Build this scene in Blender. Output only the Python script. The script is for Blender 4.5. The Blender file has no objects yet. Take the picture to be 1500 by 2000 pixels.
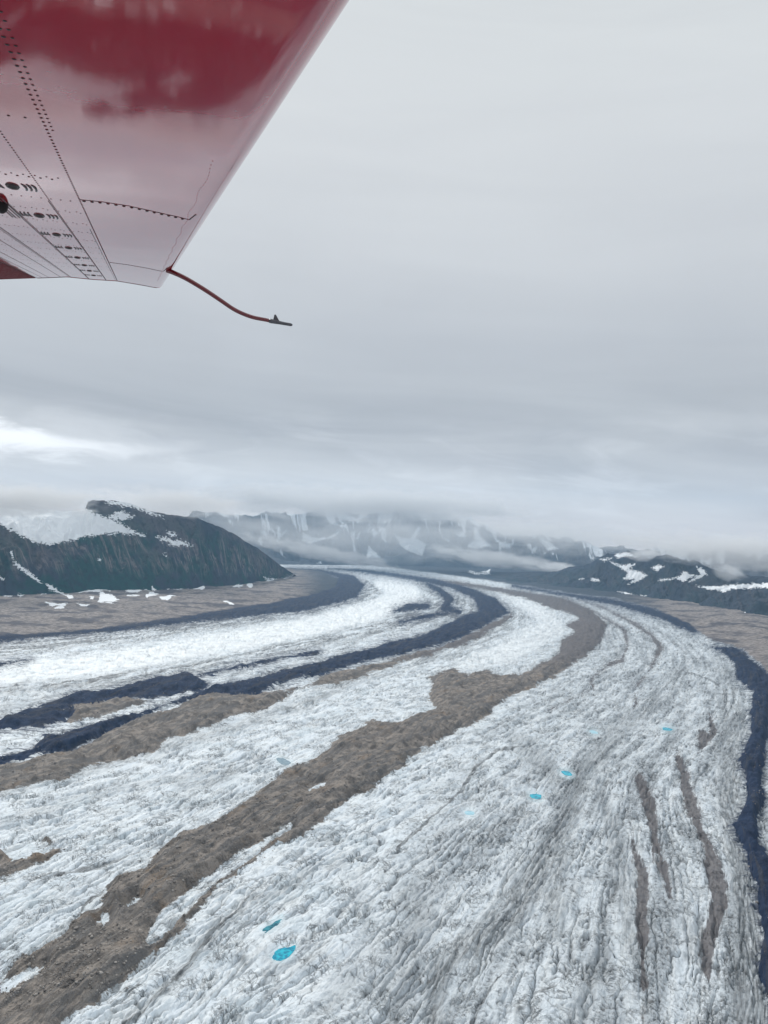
import bpy, math, random
import numpy as np
from mathutils import Matrix, Vector

# ------------------------------------------------------------------ camera
SC = bpy.context.scene
COL = SC.collection
F = 1500.0            # focal length in photo pixels (photo is 1500 x 2000)
CAM_H = 500.0         # metres above the ice
YH, KR = 1062.0, 0.03 # horizon row at the middle column, slope of the horizon

up_c = Vector((KR, 1.0, (YH - 1000.0) / F)).normalized()      # world up in (right, up, forward) coordinates
fw_c = (Vector((0, 0, 1)) - up_c * up_c.z).normalized()
rt_c = fw_c.cross(up_c); rt_c = rt_c if rt_c.x > 0 else -rt_c
M_CW = np.array([rt_c[:], fw_c[:], up_c[:]])                    # camera (r,u,f) -> world
CAM = np.array([0.0, 0.0, CAM_H])

def c2w(p):
    p = np.asarray(p, float)
    return p @ M_CW.T + CAM
def ray(x, y):
    return np.stack([(np.asarray(x, float) - 750) / F, (1000 - np.asarray(y, float)) / F, np.ones_like(np.asarray(x, float))], -1)
def gp(x, y, z=0.0):
    d = ray(x, y) @ M_CW.T
    t = (z - CAM_H) / d[..., 2]
    return CAM + d * t[..., None]
def at_dist(x, y, R):
    d = ray(x, y) @ M_CW.T
    return CAM + d * (R / np.hypot(d[..., 0], d[..., 1]))[..., None]
def proj(P):
    q = (np.asarray(P, float) - CAM) @ M_CW
    f = np.where(np.abs(q[..., 2]) < 1e-6, 1e-6, q[..., 2])
    return 750 + F * q[..., 0] / f, 1000 - F * q[..., 1] / f, q[..., 2]

cam_d = bpy.data.cameras.new('camera'); cam = bpy.data.objects.new('camera', cam_d); COL.objects.link(cam)
cam_d.sensor_fit = 'VERTICAL'; cam_d.sensor_height = 36.0; cam_d.lens = 36.0 * F / 2000.0
cam_d.clip_start = 0.05; cam_d.clip_end = 90000
Rx, Ux, Fx = c2w([1, 0, 0]) - CAM, c2w([0, 1, 0]) - CAM, c2w([0, 0, 1]) - CAM
cam.matrix_world = Matrix(((Rx[0], Ux[0], -Fx[0], CAM[0]), (Rx[1], Ux[1], -Fx[1], CAM[1]), (Rx[2], Ux[2], -Fx[2], CAM[2]), (0, 0, 0, 1)))
SC.camera = cam

# ------------------------------------------------------------------ node helper
class NT:
    def __init__(s, tree): s.t = tree; s.n = tree.nodes; s.l = tree.links
    def new(s, typ, ins=None, **kw):
        nd = s.n.new(typ)
        for k, v in kw.items(): setattr(nd, k, v)
        for k, v in (ins or {}).items():
            sock = nd.inputs[k]
            if hasattr(v, 'links') or isinstance(v, bpy.types.NodeSocket): s.l.new(v, sock)
            else: sock.default_value = v
        return nd
    def math(s, op, a, b=0.0, c=None, clamp=False):
        ins = {0: a, 1: b}
        if c is not None: ins[2] = c
        return s.new('ShaderNodeMath', ins, operation=op, use_clamp=clamp).outputs[0]
    def add(s, a, b): return s.math('ADD', a, b)
    def mul(s, a, b): return s.math('MULTIPLY', a, b)
    def sstep(s, v, lo, hi):
        nd = s.new('ShaderNodeMapRange', {'Value': v, 'From Min': lo, 'From Max': hi}, interpolation_type='SMOOTHSTEP')
        return nd.outputs[0]
    def lin(s, v, lo, hi, a=0.0, b=1.0):
        nd = s.new('ShaderNodeMapRange', {'Value': v, 'From Min': lo, 'From Max': hi, 'To Min': a, 'To Max': b})
        return nd.outputs[0]
    def mix(s, f, a, b, mode='MIX'):
        nd = s.new('ShaderNodeMix', data_type='RGBA', blend_type=mode)
        for k, v in ((0, f), (6, a), (7, b)):
            if isinstance(v, bpy.types.NodeSocket): s.l.new(v, nd.inputs[k])
            else: nd.inputs[k].default_value = (*v, 1) if (isinstance(v, tuple) and len(v) == 3) else v
        return nd.outputs[2]
    def noise(s, vec, scale, detail=4, rough=0.55, dist=0.0, w=None):
        ins = {'Scale': scale, 'Detail': detail, 'Roughness': rough, 'Distortion': dist, 'Vector': vec}
        return s.new('ShaderNodeTexNoise', ins, noise_dimensions='3D').outputs[0]
    def mapv(s, vec, scale=(1, 1, 1), rot=(0, 0, 0), loc=(0, 0, 0)):
        if any(rot): vec = s.new('ShaderNodeMapping', {'Vector': vec, 'Rotation': rot}).outputs[0]; rot = (0, 0, 0)
        return s.new('ShaderNodeMapping', {'Vector': vec, 'Scale': scale, 'Rotation': rot, 'Location': loc}).outputs[0]
    def attr(s, name, vec=False):
        nd = s.new('ShaderNodeAttribute', attribute_name=name)
        return nd.outputs['Vector'] if vec else nd.outputs['Fac']

# ------------------------------------------------------------------ sky, sun, exposure
SUN_EL, SUN_AZ = math.radians(38), math.radians(-35)   # azimuth from +Y towards +X
W = bpy.data.worlds.new('World'); SC.world = W; W.use_nodes = True
t = NT(W.node_tree); t.n.clear()
tc = t.new('ShaderNodeTexCoord').outputs['Generated']
sep = t.new('ShaderNodeSeparateXYZ', {0: tc})
el = t.mul(t.math('ARCSINE', sep.outputs[2]), 57.2958)
az = t.mul(t.math('ARCTAN2', sep.outputs[0], sep.outputs[1]), 57.2958)
dirv = t.new('ShaderNodeCombineXYZ', {0: az, 1: t.add(el, t.mul(az, 0.05)), 2: 0.0}).outputs[0]
n_band = t.noise(t.mapv(dirv, (0.035, 0.30, 1), loc=(3, 1, 0)), 1.0, 6, 0.56, 0.8)
n_blob = t.noise(t.mapv(dirv, (0.06, 0.085, 1), loc=(9, 2, 4)), 1.0, 4, 0.45, 0.3)
ele = t.add(el, t.mul(t.math('SUBTRACT', n_blob, 0.5), 7.0))
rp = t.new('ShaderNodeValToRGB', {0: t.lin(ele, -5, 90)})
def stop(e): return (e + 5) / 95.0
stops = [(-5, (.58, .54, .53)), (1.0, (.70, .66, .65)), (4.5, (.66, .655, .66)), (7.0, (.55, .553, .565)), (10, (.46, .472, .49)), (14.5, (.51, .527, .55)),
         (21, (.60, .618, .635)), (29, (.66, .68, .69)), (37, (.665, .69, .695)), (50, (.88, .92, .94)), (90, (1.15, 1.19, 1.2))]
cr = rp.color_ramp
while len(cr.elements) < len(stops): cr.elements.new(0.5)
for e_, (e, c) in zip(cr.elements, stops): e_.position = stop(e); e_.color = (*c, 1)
base = rp.outputs[0]
low = t.math('SUBTRACT', 1.0, t.sstep(el, 7.0, 15.0))
band = t.mul(t.mul(t.math('SUBTRACT', n_band, 0.5), 1.0), t.lin(low, 0, 1, .12, .75))
cloud = t.mix(1.0, base, t.new('ShaderNodeCombineColor', {0: t.add(1, band), 1: t.add(1, band), 2: t.add(1, t.mul(band, .9))}).outputs[0], 'MULTIPLY')
# the bright opening under the cloud deck, left of the view
n_puff = t.noise(t.mapv(dirv, (.10, .42, 1), loc=(1, 6, 2)), 1.0, 7, .6, .9)
gx = t.math('DIVIDE', t.add(az, 30.0), 14.0); ge = t.math('DIVIDE', t.add(t.math('SUBTRACT', el, 6.2), t.mul(t.math('SUBTRACT', n_puff, .5), 4.5)), 1.05)
gg = t.math('EXPONENT', t.mul(t.add(t.mul(gx, gx), t.mul(ge, ge)), -1.0))
gx2 = t.math('DIVIDE', t.add(az, 16.0), 14.0); ge2 = t.math('DIVIDE', t.math('SUBTRACT', el, 4.2), 1.6)
gg2 = t.math('EXPONENT', t.mul(t.add(t.mul(gx2, gx2), t.mul(ge2, ge2)), -1.0))
cloud = t.mix(t.math('MULTIPLY', t.sstep(gg, .1, .9), .8, clamp=True), cloud, (1.25, 1.26, 1.27))
cloud = t.mix(t.mul(gg2, .28), cloud, (.84, .85, .87))
pf = t.mul(t.mul(t.sstep(n_puff, .46, .68), .34), t.mul(t.math('SUBTRACT', 1.0, t.sstep(el, 5.0, 11.0)), t.sstep(el, -2, 1.5)))
cloud = t.mix(pf, cloud, (.92, .93, .95))
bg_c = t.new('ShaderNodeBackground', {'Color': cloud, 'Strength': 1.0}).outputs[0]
sky = t.new('ShaderNodeTexSky', sky_type='NISHITA', sun_disc=False, sun_elevation=SUN_EL, sun_rotation=SUN_AZ)
bg_s = t.new('ShaderNodeBackground', {'Color': sky.outputs[0], 'Strength': 0.10}).outputs[0]
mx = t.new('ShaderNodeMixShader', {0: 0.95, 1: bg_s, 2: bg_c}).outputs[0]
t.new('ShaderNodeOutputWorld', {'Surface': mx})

sun_d = bpy.data.lights.new('sun', 'SUN'); sun_d.energy = 2.1; sun_d.angle = math.radians(11); sun_d.color = (1.0, .97, .93)
sun = bpy.data.objects.new('sun', sun_d); COL.objects.link(sun)
sd = Vector((math.sin(SUN_AZ) * math.cos(SUN_EL), math.cos(SUN_AZ) * math.cos(SUN_EL), math.sin(SUN_EL)))
sun.rotation_euler = (-sd).to_track_quat('-Z', 'Y').to_euler(); sun.location = (0, 0, 3000)

SC.view_settings.view_transform = 'Standard'; SC.view_settings.look = 'None'
SC.view_settings.exposure = 0.12; SC.view_settings.gamma = 1.0
SC.render.engine = 'CYCLES'
cy = SC.cycles
cy.use_denoising = True; cy.max_bounces = 5; cy.diffuse_bounces = 3; cy.glossy_bounces = 3; cy.volume_bounces = 2; cy.transparent_max_bounces = 8
cy.volume_step_rate = 1.0; cy.volume_max_steps = 128

# ------------------------------------------------------------------ object helpers
def tag(o, label=None, cat=None, group=None, kind=None):
    for k, v in (('label', label), ('category', cat), ('group', group), ('kind', kind)):
        if v: o[k] = v
    return o
def mesh_obj(name, verts, faces, mat, parent=None, smooth=True):
    me = bpy.data.meshes.new(name)
    verts = np.asarray(verts, np.float32).reshape(-1, 3)
    if isinstance(faces, np.ndarray):
        nf = len(faces); k = faces.shape[1]
        me.vertices.add(len(verts)); me.vertices.foreach_set('co', verts.ravel())
        me.loops.add(nf * k); me.loops.foreach_set('vertex_index', faces.astype(np.int32).ravel())
        me.polygons.add(nf); me.polygons.foreach_set('loop_start', np.arange(0, nf * k, k, dtype=np.int32))
        me.polygons.foreach_set('loop_total', np.full(nf, k, np.int32))
        me.update(calc_edges=True)
    else:
        me.from_pydata([tuple(map(float, v)) for v in verts], [], faces); me.update()
    if mat: me.materials.append(mat)
    if smooth: me.polygons.foreach_set('use_smooth', np.ones(len(me.polygons), bool))
    o = bpy.data.objects.new(name, me); COL.objects.link(o)
    if parent: o.parent = parent; o.matrix_parent_inverse = parent.matrix_basis.inverted()
    return o
def set_attr(o, name, arr, typ='FLOAT'):
    a = o.data.attributes.new(name, typ, 'POINT')
    a.data.foreach_set('value' if typ == 'FLOAT' else 'vector', np.ascontiguousarray(arr, np.float32).ravel())
def grid_faces(nr, nc, wrap=False):
    r = np.arange(nr - 1)[:, None]; c = np.arange(nc if wrap else nc - 1)[None, :]
    c2 = (c + 1) % nc
    a = r * nc + c; b = r * nc + c2; d = (r + 1) * nc + c2; e = (r + 1) * nc + c
    return np.stack(np.broadcast_arrays(a, b, d, e), -1).reshape(-1, 4)
class MB:
    def __init__(s): s.v = []; s.f = []; s.n = 0
    def add(s, verts, faces):
        s.v.append(np.asarray(verts, float)); s.f += [tuple(int(i) + s.n for i in f) for f in faces]; s.n += len(verts)
    def build(s, name, mat, parent=None, smooth=True):
        return mesh_obj(name, np.concatenate(s.v), s.f, mat, parent, smooth)

# ------------------------------------------------------------------ numpy noise
def _h(ix, iy, seed):
    h = (ix.astype(np.int64) * 374761393 + iy.astype(np.int64) * 668265263 + seed * 1274126177) & 0xffffffff
    h = ((h ^ (h >> 13)) * 1274126177) & 0xffffffff
    return (h ^ (h >> 16)) & 0xffff
def perlin(x, y, seed=0):
    x0 = np.floor(x); y0 = np.floor(y); fx = x - x0; fy = y - y0
    u = fx * fx * fx * (fx * (fx * 6 - 15) + 10); v = fy * fy * fy * (fy * (fy * 6 - 15) + 10)
    out = 0
    def g(dx, dy):
        a = _h(x0 + dx, y0 + dy, seed) * (2 * math.pi / 65536)
        return np.cos(a) * (fx - dx) + np.sin(a) * (fy - dy)
    a = g(0, 0) * (1 - u) + g(1, 0) * u; b = g(0, 1) * (1 - u) + g(1, 1) * u
    return (a * (1 - v) + b * v) * 1.5
def fbm(x, y, o=4, seed=0, gain=.5, lac=2.03):
    s = 0; a = 1; n = 0
    for i in range(o):
        s = s + a * perlin(x, y, seed + i * 17); n += a; a *= gain; x = x * lac + 13.7; y = y * lac + 5.1
    return s / n
def ridged(x, y, o=4, seed=0, gain=.55):
    s = 0; a = 1; n = 0
    for i in range(o):
        s = s + a * (1 - 2 * np.abs(perlin(x, y, seed + i * 31))); n += a; a *= gain; x = x * 2.07 + 3.1; y = y * 2.07 + 7.7
    return s / n
def smooth(x, a, b):
    t_ = np.clip((x - a) / (b - a), 0, 1); return t_ * t_ * (3 - 2 * t_)

# ------------------------------------------------------------------ signed distances in plan, measured in photo-pixel units
CL = 45.0
def seg_d(px, py, pts, closed):
    d = np.full(px.shape, 1e9)
    n = len(pts)
    for i in range(n if closed else n - 1):
        ax, ay = pts[i][:2]; bx, by = pts[(i + 1) % n][:2]
        vx, vy = bx - ax, by - ay; L = vx * vx + vy * vy + 1e-9
        tt = np.clip(((px - ax) * vx + (py - ay) * vy) / L, 0, 1)
        q = (px - ax - tt * vx) ** 2 + (py - ay - tt * vy) ** 2
        d = np.minimum(d, q)
    return np.sqrt(d)
def inside(px, py, pts):
    c = np.zeros(px.shape, bool); n = len(pts)
    for i in range(n):
        ax, ay = pts[i]; bx, by = pts[(i + 1) % n]
        if ay == by: continue
        k = ((ay > py) != (by > py)) & (px < (bx - ax) * (py - ay) / (by - ay) + ax)
        c ^= k
    return c
def sdf_poly(PX, PY, pts, out=None):
    """positive inside, clipped to +-CL; union into out"""
    if out is None: out = np.full(PX.shape, -CL)
    xs = [p[0] for p in pts]; ys = [p[1] for p in pts]
    k = (PX > min(xs) - CL) & (PX < max(xs) + CL) & (PY > min(ys) - CL) & (PY < max(ys) + CL)
    if k.any():
        x = PX[k]; y = PY[k]
        d = seg_d(x, y, pts, True); d = np.where(inside(x, y, pts), d, -d)
        out[k] = np.maximum(out[k], np.clip(d, -CL, CL))
    return out
def sdf_line(PX, PY, pts, out=None):
    """pts = (x, y, halfwidth)"""
    if out is None: out = np.full(PX.shape, -CL)
    xs = [p[0] for p in pts]; ys = [p[1] for p in pts]
    k = (PX > min(xs) - CL) & (PX < max(xs) + CL) & (PY > min(ys) - CL) & (PY < max(ys) + CL)
    if k.any():
        x = PX[k]; y = PY[k]; best = np.full(x.shape, -CL)
        for (ax, ay, aw), (bx, by, bw) in zip(pts[:-1], pts[1:]):
            vx, vy = bx - ax, by - ay; L = vx * vx + vy * vy + 1e-9
            tt = np.clip(((x - ax) * vx + (y - ay) * vy) / L, 0, 1)
            best = np.maximum(best, aw + (bw - aw) * tt - np.hypot(x - ax - tt * vx, y - ay - tt * vy))
        out[k] = np.maximum(out[k], best)
    return out

DARK = [
 [(-60,1430),(0,1411),(53,1388),(80,1383),(150,1355),(190,1354),(240,1341),(290,1328),(345,1320),(358,1314),(385,1325),(412,1340),(395,1350),(340,1358),(300,1370),(265,1363),(215,1366),(180,1376),(140,1378),(145,1400),(130,1405),(100,1418),(70,1425),(5,1427),(-60,1450)],
 [(-120,1505),(0,1478),(60,1462),(85,1445),(85,1433),(120,1436),(200,1412),(240,1402),(300,1382),(390,1355),(415,1341),(480,1330),(545,1310),(580,1305),(650,1285),(725,1267),(750,1258),(825,1242),(850,1230),(900,1205),(935,1195),(925,1170),(880,1149),(800,1132),(750,1125),(700,1117),(640,1110),(700,1112),(750,1117),(850,1131),(920,1149),(970,1170),(995,1198),(960,1215),(900,1248),(840,1265),(750,1285),(690,1300),(620,1319),(540,1340),(500,1355),(400,1362),(330,1376),(293,1397),(253,1411),(213,1432),(176,1453),(128,1469),(80,1475),(0,1496),(-120,1525)],
 [(-200,1262),(0,1244),(200,1226),(350,1206),(500,1181),(600,1163),(650,1146),(660,1130),(625,1118),(565,1112),(625,1113),(690,1124),(712,1143),(697,1168),(600,1193),(400,1213),(250,1231),(0,1254),(-200,1275)],
 [(1000,1143),(1100,1159),(1207,1173),(1287,1194),(1340,1212),(1398,1238),(1353,1236),(1287,1208),(1207,1184),(1100,1164),(1000,1147)],
 [(1390,1263),(1433,1266),(1455,1280),(1479,1299),(1510,1330),(1505,1400),(1500,1440),(1492,1471),(1487,1513),(1496,1567),(1476,1599),(1481,1647),(1500,1673),(1560,1750),(1640,1900),(1660,2060),(1520,2060),(1500,2000),(1495,1947),(1484,1893),(1489,1813),(1481,1760),(1473,1720),(1455,1667),(1431,1616),(1445,1600),(1457,1567),(1455,1513),(1444,1487),(1468,1433),(1465,1393),(1473,1351),(1440,1328),(1436,1300),(1415,1277)],
]
DARKL = [
 [(390,1320,2),(470,1302,4),(540,1288,2),(615,1275,3),(625,1272,1)],
 [(835,1141,3),(862,1156,6),(878,1172,8),(868,1188,7),(895,1196,5)],
 [(770,1195,3),(800,1187,7),(835,1184,5)],
 [(780,1217,2),(830,1205,4),(900,1195,2)],
 [(-40,1302,3),(40,1292,3),(60,1290,1)],
]
BROWN = [
 [(-120,1527),(0,1497),(80,1477),(128,1470),(176,1453),(213,1433),(253,1412),(293,1398),(360,1372),(420,1356),(500,1356),(575,1350),(530,1382),(470,1402),(400,1425),(323,1445),(307,1467),(240,1485),(187,1496),(120,1520),(35,1536),(0,1544),(-120,1580)],
 [(560,1350),(640,1320),(760,1288),(860,1265),(960,1218),(1000,1197),(1005,1205),(930,1250),(800,1292),(650,1337)],
 [(140,1380),(190,1374),(245,1362),(300,1371),(250,1386),(190,1403),(150,1410),(133,1408)],
 [(-100,1975),(-40,1940),(0,1912),(25,1877),(100,1846),(135,1820),(160,1790),(195,1780),(200,1755),(230,1720),(280,1700),(310,1670),(340,1635),(425,1605),(500,1550),(560,1510),(635,1465),(660,1440),(725,1410),(775,1417),(850,1385),(835,1365),(845,1345),(835,1320),(885,1307),(915,1322),(950,1312),(970,1320),(1015,1317),(1035,1310),(1095,1275),(1095,1255),(1120,1235),(1105,1220),(1130,1210),(1120,1200),(1075,1188),(1030,1170),(950,1153),(850,1137),(780,1124),(900,1137),(1000,1152),(1100,1168),(1150,1188),(1187,1220),(1172,1260),(1140,1285),(1085,1320),(1050,1340),(1000,1357),(970,1380),(950,1405),(880,1430),(825,1460),(780,1500),(750,1528),(675,1565),(640,1595),(590,1630),(500,1675),(440,1725),(390,1780),(320,1850),(280,1895),(220,1950),(170,1980),(130,2003),(60,2060),(-60,2140),(-200,2200),(-260,2080)],
]
BROWNL = [[(225,1615,-3),(180,1640,-1),(125,1662,1),(70,1682,4),(30,1700,4),(-20,1716,4)], [(304,1545,3),(320,1556,5)], [(228,1570,2),(236,1574,4)], [(86,1640,3),(95,1646,4)], [(0,1675,6),(8,1685,6)],
          [(835,1600,0),(836,1601,0)]]
ICE_IN = [[(297,1835,12),(325,1800,17),(375,1755,15),(430,1705,9),(470,1682,8),(555,1622,6),(570,1614,2)], [(250,1770,4),(270,1757,5)], [(196,1808,6),(206,1797,6)], [(605,1545,3),(630,1535,4)],
          [(10,1935,14),(60,1905,10),(85,1895,3)], [(150,2000,12),(190,1965,9),(250,1915,10),(285,1885,8),(300,1865,3)]]
GREY = [
 [(1240,1519),(1250,1511),(1260,1530),(1277,1560),(1287,1600),(1290,1635),(1298,1670),(1307,1722),(1309,1755),(1301,1725),(1284,1688),(1282,1668),(1276,1690),(1270,1650),(1262,1600),(1252,1560),(1242,1530)],
 [(1320,1456),(1330,1480),(1348,1508),(1352,1540),(1362,1570),(1368,1610),(1388,1645),(1401,1680),(1412,1712),(1420,1733),(1417,1771),(1407,1803),(1396,1835),(1388,1880),(1386,1930),(1378,1900),(1370,1870),(1373,1820),(1385,1790),(1390,1760),(1378,1700),(1376,1660),(1370,1640),(1355,1610),(1343,1580),(1333,1550),(1325,1510),(1317,1480)],
 [(1385,1393),(1401,1420),(1396,1442),(1380,1455),(1367,1470),(1365,1492),(1360,1450),(1365,1430),(1376,1423),(1384,1432)],
]
GREYL = [
 [(1230,1610,3),(1239,1667,5),(1257,1707,9),(1255,1760,8),(1252,1787,8),(1257,1827,8),(1255,1867,6),(1257,1920,5),(1255,1960,4),(1257,2010,5),(1258,2100,8)],
 [(1100,1166,1.5),(1150,1189,2),(1180,1207,3),(1220,1230,4),(1226,1262,3),(1215,1290,5),(1185,1300,3),(1155,1325,3),(1158,1345,2),(1110,1370,2),(1070,1387,1.5)],
 [(1130,1172,1.5),(1180,1188,2.5),(1230,1213,4),(1275,1243,5),(1290,1265,7),(1280,1287,4),(1268,1310,2),(1240,1345,2),(1242,1375,2),(1238,1380,1)],
 [(240,2002,4),(320,1940,4),(375,1877,4.4),(415,1820,4),(465,1780,3),(492,1742,2)],
 [(1045,1455,2),(970,1467,1.5),(930,1500,3),(900,1547,2.5),(845,1597,2),(775,1662,2),(780,1672,1)],
 [(1052,1838,1),(1020,1870,2),(995,1897,2),(965,1927,2),(945,1962,2.5),(920,2000,3)],
 [(300,1830,4),(320,1850,4)],
 [(1330,1310,1.5),(1365,1320,1.5),(1402,1337,2)],
 [(320,1648,1),(275,1665,2),(200,1690,3),(140,1705,2),(85,1711,2)],
 [(200,1745,2),(165,1768,3),(153,1790,2)],
]
# soft dirt: points + strength
DIRTL = [
 ([(250,1995,8),(320,1938,9),(375,1877,10),(420,1818,8),(470,1778,5)], .75),
 ([(850,1885,8),(848,1940,10),(843,2010,12)], .95),
 ([(760,1205,16),(830,1190,20),(900,1200,14),(930,1185,8)], .9), ([(700,1240,8),(800,1215,10),(880,1205,8)], .8), ([(820,1140,6),(870,1165,14),(900,1180,12)], .9),
 ([(700,1140,8),(730,1152,14),(720,1168,12),(690,1180,6)], .95), ([(0,1262,10),(150,1244,9),(350,1222,8),(550,1196,6)], 1.1),
 ([(920,1170,4),(1000,1200,10),(985,1225,14),(930,1260,12),(880,1290,8)], .6),
 ([(1335,1310,12),(1290,1360,14),(1220,1412,18),(1180,1465,18),(1140,1515,18),(1110,1570,16),(1090,1650,24),(1080,1750,22),(1090,1815,14)], .62),
 ([(1125,1570,14),(1060,1690,30),(1000,1780,30),(950,1830,26),(870,1875,22),(850,1930,18),(845,2010,20)], .75),
 ([(1170,1530,8),(1195,1620,14),(1215,1700,20),(1235,1760,30),(1240,1850,24)], .6),
 ([(800,1750,30),(830,1800,26),(800,1870,30),(770,1950,34)], .45),
 ([(1130,1990,22),(1160,1900,18),(1185,1850,12)], .5),
 ([(1330,1790,8),(1350,1830,12),(1345,1870,8)], .6),
 ([(1420,1360,16),(1435,1420,22),(1430,1500,24),(1425,1600,18),(1450,1700,22),(1465,1800,24),(1460,1900,30),(1470,2010,34)], .85),
 ([(1000,1440,12),(1040,1470,16),(1080,1520,14)], .55),
 ([(0,1385,12),(150,1358,10),(300,1318,12),(450,1290,10),(620,1250,12),(760,1218,14),(830,1190,12),(860,1165,12),(840,1150,8)], .7),
 ([(-40,1350,7),(100,1340,9),(200,1326,9),(350,1283,7),(500,1250,6),(600,1238,8),(700,1215,9),(790,1190,10),(810,1165,8)], .9),
 ([(-80,1275,14),(0,1268,14),(150,1248,11),(300,1236,9),(450,1215,8),(600,1198,6),(690,1172,8),(720,1150,6)], .9),
 ([(-40,1560,8),(150,1510,8),(300,1468,8),(450,1425,8),(600,1372,9),(700,1325,8),(800,1298,10),(930,1245,12),(1020,1205,10),(985,1175,8)], .62),
 ([(-40,1625,8),(150,1560,8),(300,1530,6),(400,1510,5)], .45),
 ([(350,1535,5),(420,1525,8),(470,1505,6)], .6),
 ([(490,1760,4),(540,1745,5),(600,1705,5),(670,1690,5)], .6),
 ([(1190,1210,12),(1205,1260,14),(1190,1310,12),(1140,1350,10)], .5),
 ([(1260,1225,8),(1265,1260,10),(1255,1300,8)], .5),
 ([(1400,1290,10),(1425,1330,12)], .5),
 ([(520,1870,14),(590,1890,14),(620,1860,10)], .35),
 ([(470,1870,5),(480,1885,5)], .8),
 ([(640,1635,5),(650,1625,5)], .6),
 ([(690,1730,18),(720,1810,20),(650,1960,20)], .28),
]
SNOW = [
 [(-60,990),(100,985),(171,995),(205,1011),(222,1014),(258,1035),(283,1046),(232,1041),(171,1047),(144,1054),(92,1064),(67,1059),(35,1043),(0,1024),(-60,1018)],
 [(225,1001),(245,1000),(261,1009),(240,1017),(211,1012)],
 [(205,978),(250,980),(290,995),(318,1009),(300,1006),(262,991),(215,985)],
 [(307,1049),(325,1050),(345,1056),(352,1054),(376,1066),(360,1065),(335,1067),(330,1058),(315,1054)],
 [(328,1039),(342,1041),(345,1047),(330,1045)], [(316,1082),(322,1080),(326,1089)], [(190,1090),(197,1090),(196,1093),(190,1093)],
 [(26,1096),(33,1098),(56,1116),(84,1139),(80,1140),(53,1122),(28,1103)], [(85,1138),(101,1144),(126,1161),(117,1159),(97,1151)], [(20,1074),(24,1076),(26,1092),(22,1086)],
 [(-5,1122),(10,1131),(8,1133),(-5,1126)],
 [(5,1173),(15,1167),(27,1175),(7,1177)], [(31,1170),(37,1156),(48,1171),(38,1175)], [(72,1161),(86,1166),(89,1161),(92,1169),(80,1171)],
 [(142,1162),(160,1158),(178,1152),(190,1160),(203,1160),(205,1153),(224,1159),(215,1163),(195,1167),(170,1167),(155,1165)],
 [(195,1166),(212,1170),(233,1176),(218,1185),(192,1183)], [(88,1187),(110,1191),(131,1191),(117,1198),(95,1193)], [(147,1189),(173,1190),(170,1194),(150,1192)],
 [(118,1167),(133,1168),(151,1178),(135,1177)], [(175,1174),(184,1176),(178,1179)],
 [(245,1163),(258,1154),(276,1161),(265,1165)], [(282,1150),(288,1154),(293,1160),(285,1159)], [(297,1146),(302,1150),(310,1158),(300,1162)],
 [(283,1174),(290,1163),(314,1167),(300,1173),(287,1178)], [(312,1176),(335,1170),(343,1172),(325,1179)], [(247,1170),(265,1169),(273,1172),(250,1173)],
 [(323,1152),(400,1152),(400,1156),(325,1157)], [(437,1179),(447,1180),(455,1186),(440,1182)],
 [(457,1149),(465,1142),(477,1148),(467,1154),(455,1152)], [(480,1146),(492,1142),(494,1150),(487,1154)],
 [(515,1126),(535,1137),(520,1142),(516,1140),(524,1137)], [(525,1129),(549,1132),(535,1136)], [(551,1131),(573,1123),(571,1129),(556,1133)],
 # far range
 [(769,1042),(785,1050),(800,1052),(818,1028),(822,1032),(812,1052),(833,1062),(825,1085),(800,1078),(783,1066)],
 [(685,1040),(694,1040),(692,1060),(698,1088),(690,1075)], [(700,1038),(704,1038),(699,1055),(696,1052)], [(592,1041),(612,1050),(640,1050),(668,1035),(655,1048),(625,1056),(605,1063),(590,1056)],
 [(541,1028),(546,1028),(549,1043),(560,1036),(541,1059)], [(890,1042),(905,1040),(912,1047),(897,1049)], [(925,1030),(932,1030),(938,1048),(960,1066),(930,1072),(910,1068),(926,1055)], [(865,1050),(880,1055),(876,1058)],
 [(975,1058),(1000,1062),(995,1070),(975,1070)], [(1030,1068),(1047,1070),(1045,1080)], [(1050,1045),(1075,1060),(1090,1072),(1070,1076),(1058,1060)], [(912,1116),(930,1119),(950,1118),(959,1111),(955,1121),(930,1122)],
 [(510,1035),(525,1040),(520,1047),(512,1045)], [(720,1065),(735,1080),(745,1090),(715,1090)], [(620,1100),(626,1096),(630,1101)],
 # right range
 [(1191,1097),(1215,1104),(1243,1100),(1228,1112),(1249,1116),(1264,1124),(1246,1135),(1225,1142),(1238,1131),(1217,1132),(1227,1118)],
 [(1200,1083),(1225,1078),(1242,1088),(1225,1086),(1205,1090)], [(1171,1092),(1195,1090),(1180,1096)],
 [(1271,1109),(1285,1103),(1297,1106),(1283,1115)], [(1284,1133),(1310,1130),(1320,1126),(1315,1132),(1290,1135)],
 [(1319,1128),(1330,1124),(1335,1116),(1356,1124),(1345,1130),(1335,1137)], [(1359,1144),(1393,1146),(1440,1141),(1500,1139),(1560,1138),(1560,1147),(1500,1148),(1430,1150),(1413,1157),(1400,1152),(1380,1151)],
 [(1361,1107),(1375,1113),(1380,1122),(1356,1134),(1345,1136),(1367,1121)], [(1205,1155),(1222,1157),(1243,1163),(1225,1161)], [(1251,1162),(1262,1163),(1252,1166)],
 [(1153,1129),(1170,1131),(1172,1136),(1155,1134)], [(1130,1131),(1142,1130),(1135,1134)], [(1449,1196),(1456,1196),(1454,1200)], [(1462,1199),(1473,1199),(1472,1202)],
]
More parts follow.
